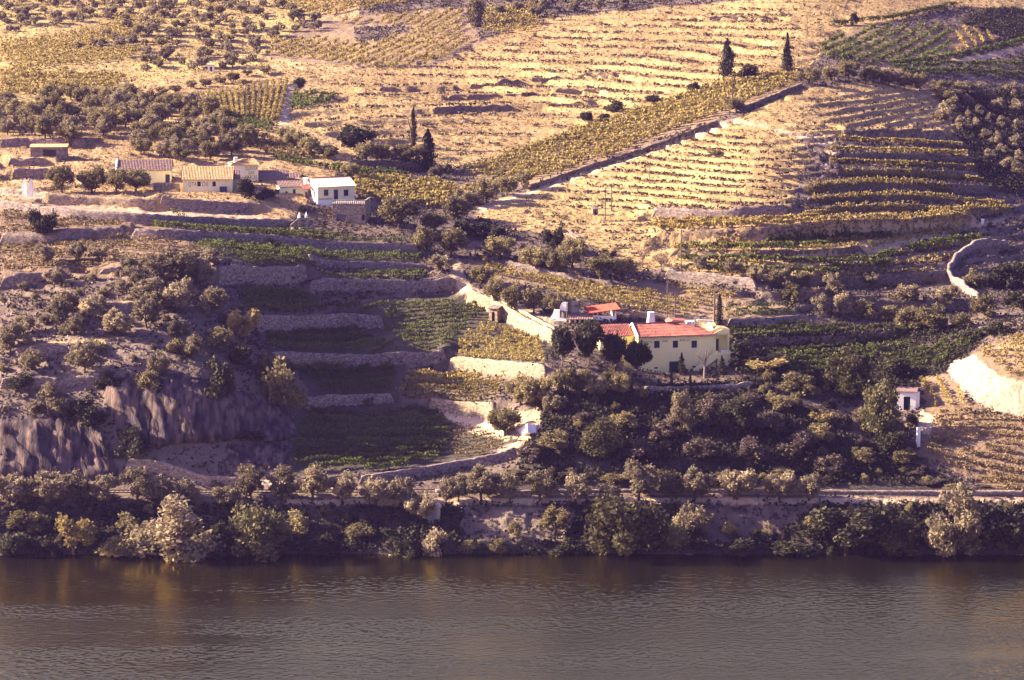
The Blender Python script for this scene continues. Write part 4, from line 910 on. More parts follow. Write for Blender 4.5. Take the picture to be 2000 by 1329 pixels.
# around the yellow farmhouse
for a in [('round',1098,716,52,74,'dark rounded evergreen, leftmost of four before the red-roofed farmhouse'),('round',1150,712,62,84,'tallest of the four dark evergreens left of the red-roofed farmhouse'),
 ('round',1197,722,52,68,'dark evergreen third of four beside the red-roofed farmhouse'),('round',1246,738,56,70,'dark round-headed tree standing against the left corner of the yellow facade'),
 ('smallcone',1331,732,21,42,'small conical shrub hiding half of the dark green garage door'),('smallcone',1409,731,24,36,'small conical shrub under the outside staircase'),
 ('cypress',1234,768,8,42,'thin young cypress below the dark tree at the facade corner'),('cypress',1268,768,6,36,'thin brownish young cypress left of the garage door'),
 ('cypress',1311,765,9,44,'thin young cypress directly below the garage door'),('cypress',1348,768,8,42,'thin young cypress below the middle of the facade'),
 ('cypress',1405,642,17,66,'tall dark cypress rising behind the right end of the farmhouse roof'),
 ('olive',985,852,60,58,'dark olive with a bare slender trunk beside the white ramp'),('bankpale',1330,842,62,90,'pale bushy tree growing on the steep slope below the thin cypresses'),
 ('bank',1178,888,100,82,'large dense dark tree on the slope below the olives left of the house'),('dark',1440,850,86,70,'dark tree on the steep slope below the staircase'),
 ('bank',1655,775,110,110,'broad tree with a sunlit top in the hollow right of the farmhouse'),('bank',1722,850,95,120,'tall leafy tree beside the small white hut'),('dark',1752,740,60,40,'dark rounded tree just above the small white hut'),
 ('darkbush',1740,880,80,50,'dense reedy shrub left of the white gate post near the corner plot'),('darkbush',1450,715,60,55,'dark shrub at the right end of the staircase landing'),
 ('gold',1500,722,110,30,'sunlit pergola-like vine shrub right of the staircase landing'),('bush',1560,770,80,45,'dark leafy shrub tree below the little garden pillar'),
 ('gold',1605,830,50,30,'bright yellow-green shrub on the slope in front of the hollow')]:
    tree(*a)
trees('olive', 'olives below the farmhouse', 'olive on the slope left below the farmhouse, {o} from the left', [(1015,792,60,60),(1050,795,70,62),(1078,808,55,42,'dust'),(1105,778,60,60),(1130,770,55,50),(1162,778,46,46,'dust'),(1190,762,34,44),(1210,775,40,50)])
trees('scrub', 'shrubs on the steep slope below the farmhouse', 'dense shrub on the steep slope below the farmhouse, {o} from the left', [(1040,900,65,43),(1080,880,65,43,'bush'),(1110,930,58,23),(1220,840,65,43,'bush'),(1250,900,73,50),(1290,860,65,43),(1300,935,72,23,'bush'),
 (1370,900,82,50),(1400,940,72,23),(1390,815,73,50),(1470,900,73,50),(1500,840,73,50),(1520,800,57,36,'bush'),(1530,930,65,23,'bush'),(1560,880,82,43),(1600,860,65,36,'bush'),(1640,830,65,36),(1620,920,73,36),(1690,900,65,28,'bush'),(1690,820,57,36),
 (1770,900,57,28,'bush'),(1820,945,58,15),(1870,960,65,15,'bush'),(1200,940,58,19,'bush'),(1470,790,57,32),(1140,830,49,36),(1010,930,52,17,'bush'),(1780,930,45,15),(1920,955,39,13)])
# along the road and the gully
trees('olive', 'clipped olives above the dirt road', 'clipped upright olive above the dirt road, {o} from the left', [(966,596,44,54),(1000,608,44,56),(1042,612,48,52),(1080,617,44,46),(1112,612,40,34)])
trees('olive', 'olives around the road bend', 'olive around the bend of the dirt road, {o} from the left', [(780,446,88,60),(832,492,50,50),(850,452,50,40),(862,532,54,36,'dust'),(882,500,62,56),(893,432,62,50,'dust'),(940,556,52,40),(976,506,58,48)])
trees('olive', 'olives in the dip above the farmhouse', 'olive in the dip above the red-roofed farmhouse, {o} from the left', [(1040,528,58,48),(1085,535,54,50),(1118,524,62,58),(1172,548,62,54),(1216,548,58,48)])
for a in [('dark',1080,490,46,48,'dark leafy tree below the slanting trough on the golden slope'),('dark',1190,512,32,28,'small dark spiky tree between the olives of the dip'),('bare',1255,524,36,48,'bare brownish tree at the left end of the dark banks'),
 ('bare',1291,530,32,40,'smaller bare brownish tree near the foot of the thin pole')]: tree(*a)
trees('darkbush', 'dark hedge shrubs at the top of the gully', 'dark hedge shrub at the top of the gully, {o} from the left', [(905,458,50,32),(938,462,58,36),(970,466,44,34)])
trees('olive', 'olives at the foot of the climbing wall', 'olive at the foot of the climbing field wall, {o} from the left', [(915,400,50,36,'dust'),(950,394,58,48),(990,383,46,42),(1022,368,38,36)])
# upper middle
for a in [('dark',698,302,80,58,'broad dark-leaved tree behind the white-roofed house'),('cypress',808,286,15,74,'slim dead-topped cypress standing on the golden field edge'),('conifer',836,334,34,78,'dark leaning conifer beside the slim cypress'),
 ('palebush',852,348,32,30,'pale round bush right of the leaning conifer'),('darkbush',876,338,24,24,'small dark bush with a thin dead spike'),('dark',585,177,24,26,'dark round tree at the corner of the square vine plot'),
 ('poplar',930,52,46,72,'tall pale bushy tree above the golden field'),('conifer',1420,148,34,68,'dense dark conifer on the crest of the golden field'),('spruce',1537,139,30,70,'spiky dark conifer with drooping tiers on the crest'),
 ('darkbush',1462,157,48,32,'broad dark bush beside the dense conifer'),('darkbush',1355,177,30,22,'small dark bush on the edge of the vine strip below the dense conifer'),('darkbush',1145,236,32,24,'low dark bush, lowest one along the vine strip'),
 ('darkbush',1202,216,44,28,'wide dark bush in the middle of the vine strip edge'),('darkbush',1180,236,30,16,'flat dark bush beside the lowest one of the vine strip'),('darkbush',1277,203,40,24,'dark bush on the vine strip edge below the golden ledges'),
 ('olive',1438,218,42,28,'round olive where the two climbing walls meet'),('darkbush',1668,49,20,26,'small dark round tree alone above the crest vineyard'),('olive',685,350,36,34,'olive close behind the white-roofed house'),
 ('dark',85,470,60,64,'dark dense bush standing under the lane at the left edge'),('darkbush',480,385,50,40,'dark shrub in front of the lettered tower house'),('darkbush',520,388,50,28,'dark low shrub before the old grey roofs'),
 ('darkbush',590,415,24,18,'low dark shrub at the foot of the white house'),('bush',980,345,26,20,'small dark tuft bush at the lower end of the vine strip'),('olive',1395,305,26,14,'low scrubby bush on the golden slope below the climbing wall')]: tree(*a)
trees('olive', 'olives behind the white-roofed house', 'round olive in the line behind the white-roofed house, {o} from the left', [(560,285,44,40),(580,295,50,42),(606,306,46,40),(640,312,50,30),(715,318,42,42),(745,318,42,42),(790,318,48,38),(818,318,34,34)])
trees('olive', 'olives along the crest on the right', 'olive along the crest below the trellised vineyard, {o} from the left', [(1580,164,42,34),(1622,157,32,30),(1657,157,42,42),(1706,163,36,36),(1736,168,36,36),(1766,174,36,34),(1796,178,36,34),(1838,182,46,28),(1880,185,46,26),(1690,156,30,22,'dark'),(1850,200,50,30)])
trees('dust', 'slim olives on the right terraces', 'slim olive on the right terraces, {o} from the left', [(1366,532,30,32),(1430,536,42,32),(1476,552,36,36),(1522,562,44,44),(1566,562,32,34),(1626,578,50,46),(1700,560,34,30),(1772,592,52,42),(1852,592,52,36)])
trees('bush', 'scrub under the olives of the right terraces', 'bushy scrub below the right terrace olives, {o} from the left', [(1545,588,46,40),(1600,612,44,40,'palebush'),(1645,612,46,44,'palebush'),(1690,622,50,40),(1735,625,50,36),(1770,640,60,50),(1815,645,76,54),(1880,642,50,40),(1922,622,64,56),
 (1960,560,70,60,'darkbush'),(1905,560,50,36),(1985,600,60,40,'darkbush'),(1990,545,60,46,'darkbush'),(1950,655,60,36,'darkbush'),(1900,665,50,30,'darkbush')])
trees('palebush', 'pale scrub on the shaded right slope', 'round pale scrub bush on the shaded slope at the right edge', [(x, y, w, w*.8) for x, y, w in [(1845,235,44),(1858,215,36),(1880,255,40),(1892,208,30),(1915,225,30),(1905,250,26),(1938,200,30),(1950,215,34),(1935,240,26),(1960,250,34),(1985,225,40),
 (1925,275,30),(1945,285,34),(1932,310,28),(1955,300,28),(1965,330,34),(1980,290,36),(1990,345,40),(1990,260,36),(1975,190,40),(1905,190,36),(1870,195,30),(1990,315,30),(1890,235,26),(1960,275,24)]])
# the rocky spur on the left
trees('dust', 'olives on the rocky left spur', 'scraggy olive on the rocky left spur, {o} counting from the left', [(20,690,60,60),(45,655,50,45),(85,520,46,44),(62,722,50,44),(105,562,42,44),(110,640,48,50),(128,625,60,62),(145,655,50,42),(148,508,46,36),(165,728,66,66),(188,622,54,46),(192,510,40,40),
 (226,656,62,52),(240,575,40,34),(255,535,40,34),(260,560,54,40),(286,640,58,64),(300,545,72,50),(292,592,72,50),(320,610,62,52),(352,545,92,62),(352,606,72,62),(392,562,62,60),(408,520,40,36),(420,606,56,52),(376,702,52,52),(312,742,44,62),(345,660,40,36)])
for a in [('gold',478,672,72,78,'golden tree at the right edge of the rocky spur'),('bush',430,680,70,50,'shrub left of the golden tree on the spur'),('bankpale',95,810,90,66,'big pale-topped bush above the left rock face'),
 ('darkbush',165,830,90,66,'big dark bush in the cleft between the two rock faces'),('darkbush',258,895,72,66,'dark green bush at the foot of the tall rock face'),('bush',290,768,60,54,'olive-brown bush on top of the tall rock face'),
 ('darkbush',430,780,76,100,'tall dark thicket growing in the tall rock face'),('bush',556,800,92,112,'large dull bush at the right end of the tall rock face'),('darkbush',490,862,60,30,'low dark bush on the rubble at the cliff foot'),
 ('darkbush',215,760,60,40,'dark shrub on the ledge left above the tall rock face'),('darkbush',40,760,70,40,'dark shrub under the bright grass shelf at the left edge'),('bush',185,690,60,30,'low shrub in the shade of the grass shelf'),
 ('bush',520,740,50,60,'grey shrub below the golden tree'),('darkbush',470,720,60,50,'dark shrub under the golden tree'),('bush',345,690,50,34,'low shrub at the top of the tall rock face path')]: tree(*a)
# upper farm and groves
trees('olive', 'olives in front of the upper farm', 'round olive in front of the long grey-roofed farm, {o} from the left', [(120,377,60,54),(180,378,60,54),(228,378,48,50),(266,374,56,46)])
trees('olive', 'olives along the sunny bank', 'small dark olive in the row on the sunny bank, {o} from the left', [(315,184,28,16),(342,182,28,16),(373,174,24,18),(402,170,26,18),(430,165,22,16),(456,160,26,20),(475,168,22,14),(484,150,22,16),(516,145,30,18)])
def grove(kinds, poly, spacing, wm, label, group, n_max, seed, flat=.85):
    g = np.random.default_rng(seed); bx = np.array(poly); pts = []; tries = 0
    x = g.uniform(bx[:, 0].min(), bx[:, 0].max(), 6000); y = g.uniform(bx[:, 1].min(), bx[:, 1].max(), 6000)
    k = in_poly(x, y, poly); q = G.hit(x[k], y[k])
    for p in q:
        if len(pts) >= n_max: break
        if fbm(p[0]/14, p[1]/14, seed) < .40: continue
        if all((p[0]-o[0])**2 + (p[1]-o[1])**2 > spacing**2 for o in pts): pts.append(p)
    for p in pts:
        w = g.uniform(*wm); tree_at(kinds[int(g.integers(len(kinds)))], p, w, w*flat*g.uniform(.85, 1.15), label, group)
    return pts
grove(['olive', 'olive', 'dust'], [(-10,205),(100,192),(300,205),(440,238),(485,290),(420,325),(330,312),(180,292),(-10,262)], 5.0, (4.2, 6.4), 'grey-green olive in the dense grove above the long grey-roofed farm', 'olives of the dense upper grove', 92, 3)
grove(['olive', 'dust'], [(-10,-10),(530,-10),(640,60),(520,80),(500,130),(300,150),(230,145),(280,92),(130,108),(270,30),(-10,72)], 6.2, (2.5, 4.0), 'small round olive dotted over the hazy hillside at the upper left', 'olives dotted over the hazy hillside', 92, 4)
def far_grove(poly, spacing, n_max, wm, seed):
    g = np.random.default_rng(seed); bx = np.array(poly); x = g.uniform(bx[:, 0].min(), bx[:, 0].max(), 9000); y = g.uniform(bx[:, 1].min(), bx[:, 1].max(), 9000)
    k = in_poly(x, y, poly); pts = []; Vs = []
    for p in G.hit(x[k], y[k]):
        if len(pts) >= n_max: break
        if all((p[0]-o[0])**2 + (p[1]-o[1])**2 > spacing**2 for o in pts): pts.append(p)
    for i, p in enumerate(pts):
        w = g.uniform(*wm); d = g.normal(size=(260, 3)); d /= np.linalg.norm(d, axis=1)[:, None]
        q = d*(g.uniform(.3, 1, 260)**.4)[:, None]*np.array([w/2, w/2, w*.36])*(1 + .25*np.sin(d[:, :1]*7 + i)); q[:, 2] += w*.48
        Vs.append(leaf_cloud(p + q, .22, i)[0])
    V = np.concatenate(Vs); tag(link('distant_olives', mesh_np('distant_olives', V, np.arange(len(V)).reshape(-1, 4), [M['dust']])), 'small far olives and bushes on the upper left hillside', kind='stuff')
far_grove([(-10,-20),(540,-20),(640,60),(520,80),(500,130),(300,150),(230,145),(280,92),(130,108),(270,30),(-10,72)], 5.0, 130, (1.8, 3.0), 44)
grove(['olive', 'dust'], [(960,-10),(1280,-10),(1230,22),(1080,42),(960,40)], 6.0, (3.0, 5.0), 'rounded olive at the top edge above the golden field', 'olives at the top edge above the golden field', 22, 5)
grove(['bush', 'palebush'], [(0,560),(260,520),(420,520),(480,620),(470,720),(200,740),(0,750)], 4.2, (1.5, 3.0), 'low straggling shrub among the olives of the rocky spur', 'low shrubs of the rocky spur', 44, 6, .75)
grove(['darkbush', 'scrub', 'bush'], [(1620,1000),(2000,1000),(2000,1092),(1400,1092),(1400,1060)], 2.2, (1.2, 2.6), 'low scrub bush under the tall trees at the right of the bank', 'low scrub bushes of the right river bank', 40, 7, .8)
grove(['darkbush', 'scrub', 'bush'], [(0,1000),(560,1000),(780,1020),(780,1090),(0,1092)], 2.2, (1.2, 2.6), 'low scrub bush on the river bank left of the small concrete hut', 'low scrub bushes of the left river bank', 55, 8, .8)
grove(['scrub', 'scrub', 'bush'], [(1060,780),(1480,760),(1640,850),(1850,945),(1020,945)], 3.2, (1.4, 2.8), 'small scrub bush filling the steep slope below the farmhouse', 'small scrub bushes of the steep slope', 90, 9, .8)
grove(['scrub', 'bush', 'darkbush'], [(1430,735),(1620,760),(1780,830),(1800,900),(1640,830),(1500,790)], 4.0, (1.8, 3.4), 'leafy garden bush in the hollow below the little pillar', 'leafy bushes of the hollow', 24, 10, .85)

# the pollarded bare tree before the staircase
O = G.hit(1376, 738)[0]; s_ = 1/ppm(O)
pt = empty('pollarded_tree', O); tag(pt, 'bare pollarded tree with forked pale limbs before the yellow facade', 'tree')
mb = MB(); mb.tube([(0, 0, -.3), (.0, 0, 1.4), (.05, 0, 2.2)], [.24, .19, .17], 8); mb.build('trunk', M['palebark'], pt)
for p, rd in [([(0,0,1.9),(-.7,.1,3.2),(-1.25,.1,3.9)], (.14,.11,.10)), ([(-1.25,.1,3.9),(-1.15,.1,5.3)], (.05,.02)), ([(0,0,2.0),(.15,0,3.6),(.2,0,4.6)], (.14,.11,.07)), ([(.2,0,4.4),(.1,0,5.4)], (.05,.02)), ([(.2,0,4.4),(.35,.1,5.4)], (.05,.02)),
              ([(.1,0,2.6),(.55,.1,3.8),(.65,.1,4.5)], (.11,.09,.05)), ([(.65,.1,4.4),(.85,.1,5.4)], (.045,.02))]:
    mb = MB(); mb.tube(p, rd, 6); mb.build('limb', M['palebark'], pt)
# dead fork on the slim cypress: its own snag beside it
O = G.hit(805, 288)[0]
mb = MB(); mb.tube([(0, 0, -.2), (-.2, 0, 3.6), (-.9, 0, 6.2), (-1.3, 0, 7.2)], [.16, .13, .09, .03], 6); mb.tube([(-.5, 0, 4.8), (-1.1, 0, 5.3)], [.07, .02], 5)
tag(mb.build('dead_snag', M['bark'], None, tuple(O)), 'dead forked snag leaning left beside the slim cypress', 'dead tree')

# ------------------------------------------------------------------ poles
def pole(x, yb, yt, label, arms=True, r=.11):
    P = G.hit(x, yb)[0]; h = (yb - yt)/ppm(P); e = empty('utility_pole', P); tag(e, label, 'pole', None)
    mb = MB(); mb.tube([(0, 0, -.5), (0, 0, h)], [r, r*.75], 7); mb.build('shaft', M['wood'], e)
    if arms:
        mb = MB(); mb.box(-.55, .55, -.05, .05, h-.5, h-.4); mb.build('crossarm', M['wood'], e)
        for dx in (-.45, 0, .45):
            mb = MB(); mb.lathe([(.05, h-.4), (.06, h-.3), (.03, h-.2)], 6, (dx, 0, 0)); mb.build('insulator', M['white'], e)
    return np.array([P[0], P[1], P[2] + h])
pa = pole(1330, 540, 446, 'tallest thin pole standing before the long dark bank')
pb = pole(1182, 432, 368, 'thin pole on the golden slope, left of a pair')
pc = pole(1194, 412, 358, 'darker thin pole on the golden slope, right of a pair')
pole(1269, 360, 300, 'thin pole beside the worn vine rows below the climbing wall')
pd_ = pole(1303, 625, 540, 'pole behind the chimney of the red-roofed farmhouse')
pole(1318, 632, 575, 'shorter pole right of the one behind the chimney', False)
pe = pole(1395, 635, 565, 'weathered pole touching the tall cypress behind the farmhouse', False, .2)
pf = pole(1009, 602, 532, 'pale pole among the clipped olives of the road')
pg = pole(1107, 655, 590, 'pole at the corner of the white outbuildings', False)
pole(928, 510, 475, 'short pole at the road bend', False)
pole(1097, 470, 430, 'slim pole above the slanting trough', False)
pole(1576, 70, 30, 'small pole on the upper golden field', False)
pole(1450, 160, 130, 'pole behind the broad dark bush of the crest', False)
pole(1490, 165, 142, 'pole between the two conifers of the crest', False)
pole(1430, 205, 150, 'pole in the vine strip under the dense conifer', False)
pole(1357, 300, 255, 'pole beside the climbing field wall', False)
def wire(a, b_, sag, label):
    t = np.linspace(0, 1, 14); mb = MB(); mb.tube([tuple(a + (b_-a)*k - np.array([0, 0, sag*4*k*(1-k)])) for k in t], .018, 4)
    tag(mb.build('power_line', M['steel']), label, 'cable')
wire(pf, pg, .8, 'thin power line from the pale road pole to the outbuildings')
# small things on the golden slope
P = G.hit(1115, 460)[0]; mb = MB(); mb.prism_x([(-.5,-.3),(.5,-.3),(.5,.45),(.4,.45),(.35,0),(-.35,0),(-.4,.45),(-.5,.45)], -2.2, 2.2)
o = mb.build('stone_trough', M['stone'], None, tuple(P)); o.rotation_euler = (R(4), R(12), R(-52)); tag(o, 'long dark trough lying slanted on the golden slope', 'trough')
def hut(x, y, w, d, h, yaw, name, label, wallm, roofm, cat='hut', door=True):
    P = G.hit(x, y)[0]; e = empty(name, P, yaw); tag(e, label, cat)
    mb = MB(); wall_panel(mb, -w/2, w/2, -.5, h, 0, .3, [(-w*.15, w*.2, 0, h*.75)] if door else []); mb.box(-w/2, -w/2+.3, .3, d, -.5, h); mb.box(w/2-.3, w/2, .3, d, -.5, h); mb.box(-w/2+.3, w/2-.3, d-.3, d, -.5, h)
    mb.build('wall', M[wallm], e)
    mb = MB(); mb.prism_x([(-.25, h+.003), (d+.2, h+.35), (d+.2, h+.47), (-.25, h+.12)], -w/2-.2, w/2+.2); mb.build('roof', M[roofm], e)
    if door: mb = MB(); mb.box(-w*.15, w*.2, .2, .26, 0, h*.75); mb.build('door', M['dark'], e)
    return e
def wall_panel(mb, x0, x1, z0, z1, y, th, holes):
    xs = sorted({x0, x1, *[a for hh in holes for a in hh[:2]]}); zs = sorted({z0, z1, *[a for hh in holes for a in hh[2:]]})
    for i in range(len(xs)-1):
        for j in range(len(zs)-1):
            cx, cz = (xs[i]+xs[i+1])/2, (zs[j]+zs[j+1])/2
            if any(a < cx < b_ and c < cz < d for a, b_, c, d in holes): continue
            mb.box(xs[i], xs[i+1], y, y+th, zs[j], zs[j+1])
hut(1163, 420, 1.1, .9, 1.1, R(20), 'stone_box', 'little dark stone box on the golden slope beside the two poles', 'stone', 'stone', 'hut')
hut(963, 628, 1.7, 1.6, 2.3, R(-25), 'stone_hut', 'small stone cellar with a dark doorway under the dirt road', 'palelitstone', 'stone', 'hut')
hut(848, 1022, 2.0, 2.0, 2.5, R(8), 'concrete_hut', 'small pale concrete hut half hidden by an olive on the bank', 'concrete', 'concrete', 'hut', False)
hut(1770, 802, 3.2, 2.4, 3.2, R(-12), 'farm_hut', 'small white-walled hut with a dark opening in the right hollow', 'white', 'greytile')
hut(412, 140, 1.6, 1.5, 1.6, R(0), 'stone_hut', 'tiny white stone hut on the sunny bank at upper left', 'white', 'tantile')
hut(95, 306, 7.5, 3, 1.9, R(3), 'ruined_shed', 'long low roofless-looking stone shed left of the upper farm', 'stone', 'tantile', 'shed')
def slabthing(name, px, py, dims, rot, m, label, cat):
    P = G.hit(px, py)[0]; mb = MB(); w, d, h = dims; mb.box(-w/2, w/2, -d/2, d/2, -.6, h); o = mb.build(name, M[m], None, tuple(P)); o.rotation_euler = rot; return tag(o, label, cat)
slabthing('white_ramp', 1028, 845, (1.6, 4.2, .9), (R(-24), R(10), R(24)), 'white', 'bright white sloping slab beside the dark olive', 'ramp')
slabthing('retaining_wall', 1787, 792, (.6, 3.4, 2.6), (0, 0, R(8)), 'white', 'tall white wall end next to the small white hut', 'wall')
slabthing('gate_post', 1793, 872, (.55, .7, 3.2), (0, 0, R(8)), 'white', 'white tapered gate post near the corner vine plot', 'post')
slabthing('garden_pillar', 1556, 745, (.9, .9, 1.5), (0, 0, 0), 'palelitstone', 'little stone pillar on the slope right of the farmhouse', 'pillar')
slabthing('field_stone', 1918, 437, (.5, .4, .9), (0, R(12), 0), 'white', 'pale leaning boundary stone at the end of the lowest vine row', 'stone')
slabthing('bank_post', 901, 1000, (.25, .25, .7), (0, 0, 0), 'white', 'small white post beside the railway', 'post')
# white gate pillars at the left
for x, yb, lab in ((48, 384, 'white gate pillar on the bright lane, left of the pair'), (60, 385, 'white gate pillar on the bright lane, right of the pair')):
    P = G.hit(x, yb)[0]; e = empty('gate_pillar', P); tag(e, lab, 'pillar')
    mb = MB(); mb.box(-.45, .45, -.4, .4, -.4, 2.3); mb.build('shaft', M['white'], e)
    mb = MB(); mb.prism([(-.45, 2.3), (.45, 2.3), (.25, 3.4), (.1, 3.6), (-.05, 3.3)], -.3, .3); mb.build('cap', M['white'], e)
# ------------------------------------------------------------------ buildings
class Fac:
    """a facade plane: turns picture positions on it into metres along / up"""
    def __init__(s, px, py, D, yaw):
        s.O = at(px, py, D); s.yaw = R(yaw); s.u = np.array([math.cos(s.yaw), math.sin(s.yaw), 0]); s.n = np.array([-math.sin(s.yaw), math.cos(s.yaw), 0])
    def uv(s, px, py, dep=0.0):
        d = ray_dirs(px, py); c = np.array([0, 0, CAMZ]); t = ((s.O + s.n*dep - c) @ s.n)/(d @ s.n); p = c + d*t - s.O
        return float(p @ s.u), float(p[2])
    def rect(s, x0, y0, x1, y1, dep=0.0):
        a = s.uv(x0, y1, dep); b_ = s.uv(x1, y0, dep); return a[0], b_[0], a[1], b_[1]
def tiled(mb, x0, x1, y0, z0, y1, z1, th=.14, per=.30, xt0=None, xt1=None):
    """a pitched slope of rounded tile courses running from eave (y0,z0) to ridge (y1,z1)"""
    n = max(4, int((x1-x0)/per*4)); rows = max(3, int(math.hypot(y1-y0, z1-z0)/.45))
    xt0 = x0 if xt0 is None else xt0; xt1 = x1 if xt1 is None else xt1
    ny, nz = -(z1-z0), (y1-y0); L = math.hypot(ny, nz); ny, nz = ny/L, nz/L
    if nz < 0: ny, nz = -ny, -nz
    g = random.Random(int(x0*100)); V = []; F_ = []
    for j in range(rows+1):
        f = j/rows
        for i in range(n+1):
            q = i/n; xa = x0 + (xt0-x0)*f; xb = x1 + (xt1-x1)*f; x = xa + (xb-xa)*q
            hgt = th + .055*math.cos(2*math.pi*i/4) + g.uniform(-.018, .018) - (.04 if j % 2 else 0)
            V.append((x, y0 + (y1-y0)*f + ny*hgt, z0 + (z1-z0)*f + nz*hgt))
    for j in range(rows):
        for i in range(n):
            a = j*(n+1)+i; F_.append((a, a+1, a+n+2, a+n+1))
    base = len(V)
    V += [(x0, y0, z0), (x1, y0, z0), (xt1, y1, z1), (xt0, y1, z1)]; F_.append((base+3, base+2, base+1, base))
    F_.append((base, base+1) + tuple(range(n, -1, -1))); F_.append((base+1, base+2) + tuple(j*(n+1)+n for j in range(rows, -1, -1)))
    F_.append((base+2, base+3) + tuple(rows*(n+1)+i for i in range(n+1))); F_.append((base+3, base) + tuple(j*(n+1) for j in range(rows+1)))
    return mb.add(V, F_)
def window(e, r_, y, glass='dark', frame='white', bars=True, sill=True):
    x0, x1, z0, z1 = r_; f = .07
    mb = MB(); mb.box(x0+.002, x0+f, y+.08, y+.16, z0+.002, z1-.002); mb.box(x1-f, x1-.002, y+.08, y+.16, z0+.002, z1-.002); mb.box(x0+f, x1-f, y+.08, y+.16, z1-f, z1-.002); mb.box(x0+f, x1-f, y+.08, y+.16, z0+.002, z0+f)
    w = mb.build('window', M[frame], e)
    mb = MB(); mb.box(x0+f, x1-f, y+.12, y+.15, z0+f, z1-f); mb.build('pane', M[glass], w)
    if sill: mb = MB(); mb.box(x0-.1, x1+.1, y-.08, y-.002, z0-.1, z0-.002); mb.build('sill', M['white'], w)
    return w
def door(e, r_, y, m='green'):
    x0, x1, z0, z1 = r_; mb = MB(); mb.box(x0+.002, x1-.002, y+.12, y+.18, z0, z1-.002); d = mb.build('door', M[m], e)
    mb = MB(); mb.box(x1-.22, x1-.14, y+.06, y+.118, z0+1.0, z0+1.14); mb.build('handle', M['steel'], d); return d
def text(e, body, cx, z, h, y, width=None, m='ink', name='lettering'):
    c = bpy.data.curves.new('lettering_curve', 'FONT'); c.body = body; c.size = h*1.4; c.align_x = 'CENTER'; c.extrude = .008; c.space_character = 1.15
    o = bpy.data.objects.new('lettering_source', c); COL.objects.link(o); bpy.context.view_layer.update()
    me = bpy.data.meshes.new_from_object(o.evaluated_get(bpy.context.evaluated_depsgraph_get())); bpy.data.objects.remove(o)
    me.materials.clear(); me.materials.append(M[m]); t = link(name, me, e, (cx, y - .012, z)); t.rotation_euler = (R(90), 0, 0)
    if width:
        xs = [v.co.x for v in me.vertices]; k = width/(max(xs)-min(xs)); t.scale = (k, 1, 1)
    return t
def gable(mb, x0, x1, d, z0, ze, zr, th=.3):   # side + back walls with gable ends (front wall separate)
    for xa in (x0, x1-th): mb.prism_x([(th, z0), (d, z0), (d, ze), (d/2, zr), (th*.6, ze)], xa, xa+th)
    mb.box(x0+th, x1-th, d-th, d, z0, ze)

# --- the red-roofed yellow farmhouse above the river
A = Fac(1247, 731, 505, 13); e = empty('farmhouse', A.O, A.yaw); tag(e, 'long two-storey yellow farmhouse with red tiled roof and outside staircase', 'house')
W1 = A.uv(1398, 700)[0]; ze = A.uv(1247, 658)[1]; D_ = 7.2; zr = ze + 1.55
wins = [A.rect(1277.5, 666, 1288.5, 680.5), A.rect(1314, 665.5, 1324.5, 680), A.rect(1350.5, 665.5, 1361.5, 680)]
gd = A.rect(1307, 706, 1327, 731); gd = (gd[0], gd[1], -.1, gd[3]); vents = [A.rect(1278, 717.5, 1285, 721), A.rect(1352, 716.5, 1359, 718.5)]
vents = [(a, b_, c, c + .3) for a, b_, c, d in vents]
mb = MB(); wall_panel(mb, 0, W1, -.8, ze, 0, .32, wins + [gd] + vents); gable(mb, 0, W1, D_, -.8, ze, zr, .32); mb.build('wall', M['cream'], e)
mb = MB(); mb.box(.32, W1-.32, 1.2, 1.3, -.5, ze-.1); mb.build('inner_wall', M['stain'], e)
for w in wins: window(e, w, 0, 'dark', 'bluedoor')
door(e, gd, 0, 'green')
for v in vents: mb = MB(); mb.box(v[0], v[1], .1, .15, v[2], v[3]); mb.build('vent', M['dark'], e)
W0 = A.uv(1366, 655)[0]
rf = empty('roof', (0, 0, 0)); rf.parent = e; bpy.data.objects.remove(rf)
mb = MB(); tiled(mb, -.12, W1+.1, -.42, ze-.10, D_/2, zr+.02, xt1=W0-2.4); tiled(mb, -.12, W1+.1, D_+.3, ze-.08, D_/2+.004, zr+.02, xt1=W0-2.4)
# hip end falling to the right
mb.add([(W1+.1, -.42, ze-.02), (W1+.1, D_+.3, ze-.02), (W0-2.4, D_/2, zr+.17)], [(0, 1, 2)])
roof = mb.build('roof', M['redtile'], e)
mb = MB(); mb.tube([(-.15, D_/2, zr+.2), (W0-2.4, D_/2, zr+.2)], .13, 6); mb.build('ridge_tiles', M['redtile'], roof)
mb = MB(); mb.box(-.1, W1+.1, -.40, -.30, ze-.30, ze-.12); mb.build('gutter', M['stain'], roof)
mb = MB()
for s_ in (-1, 1):
    y0, y1 = (-.5, D_/2) if s_ < 0 else (D_+.4, D_/2); za, zb = ze-.12, zr+.16
    mb.add([(-.34, y0, za), (-.10, y0, za), (-.10, y1, zb), (-.34, y1, zb), (-.34, y0, za+.24), (-.10, y0, za+.24), (-.10, y1, zb+.24), (-.34, y1, zb+.24)], [(3,2,1,0),(4,5,6,7),(0,1,5,4),(1,2,6,5),(2,3,7,6),(3,0,4,7)])
mb.build('barge_board', M['white'], roof)
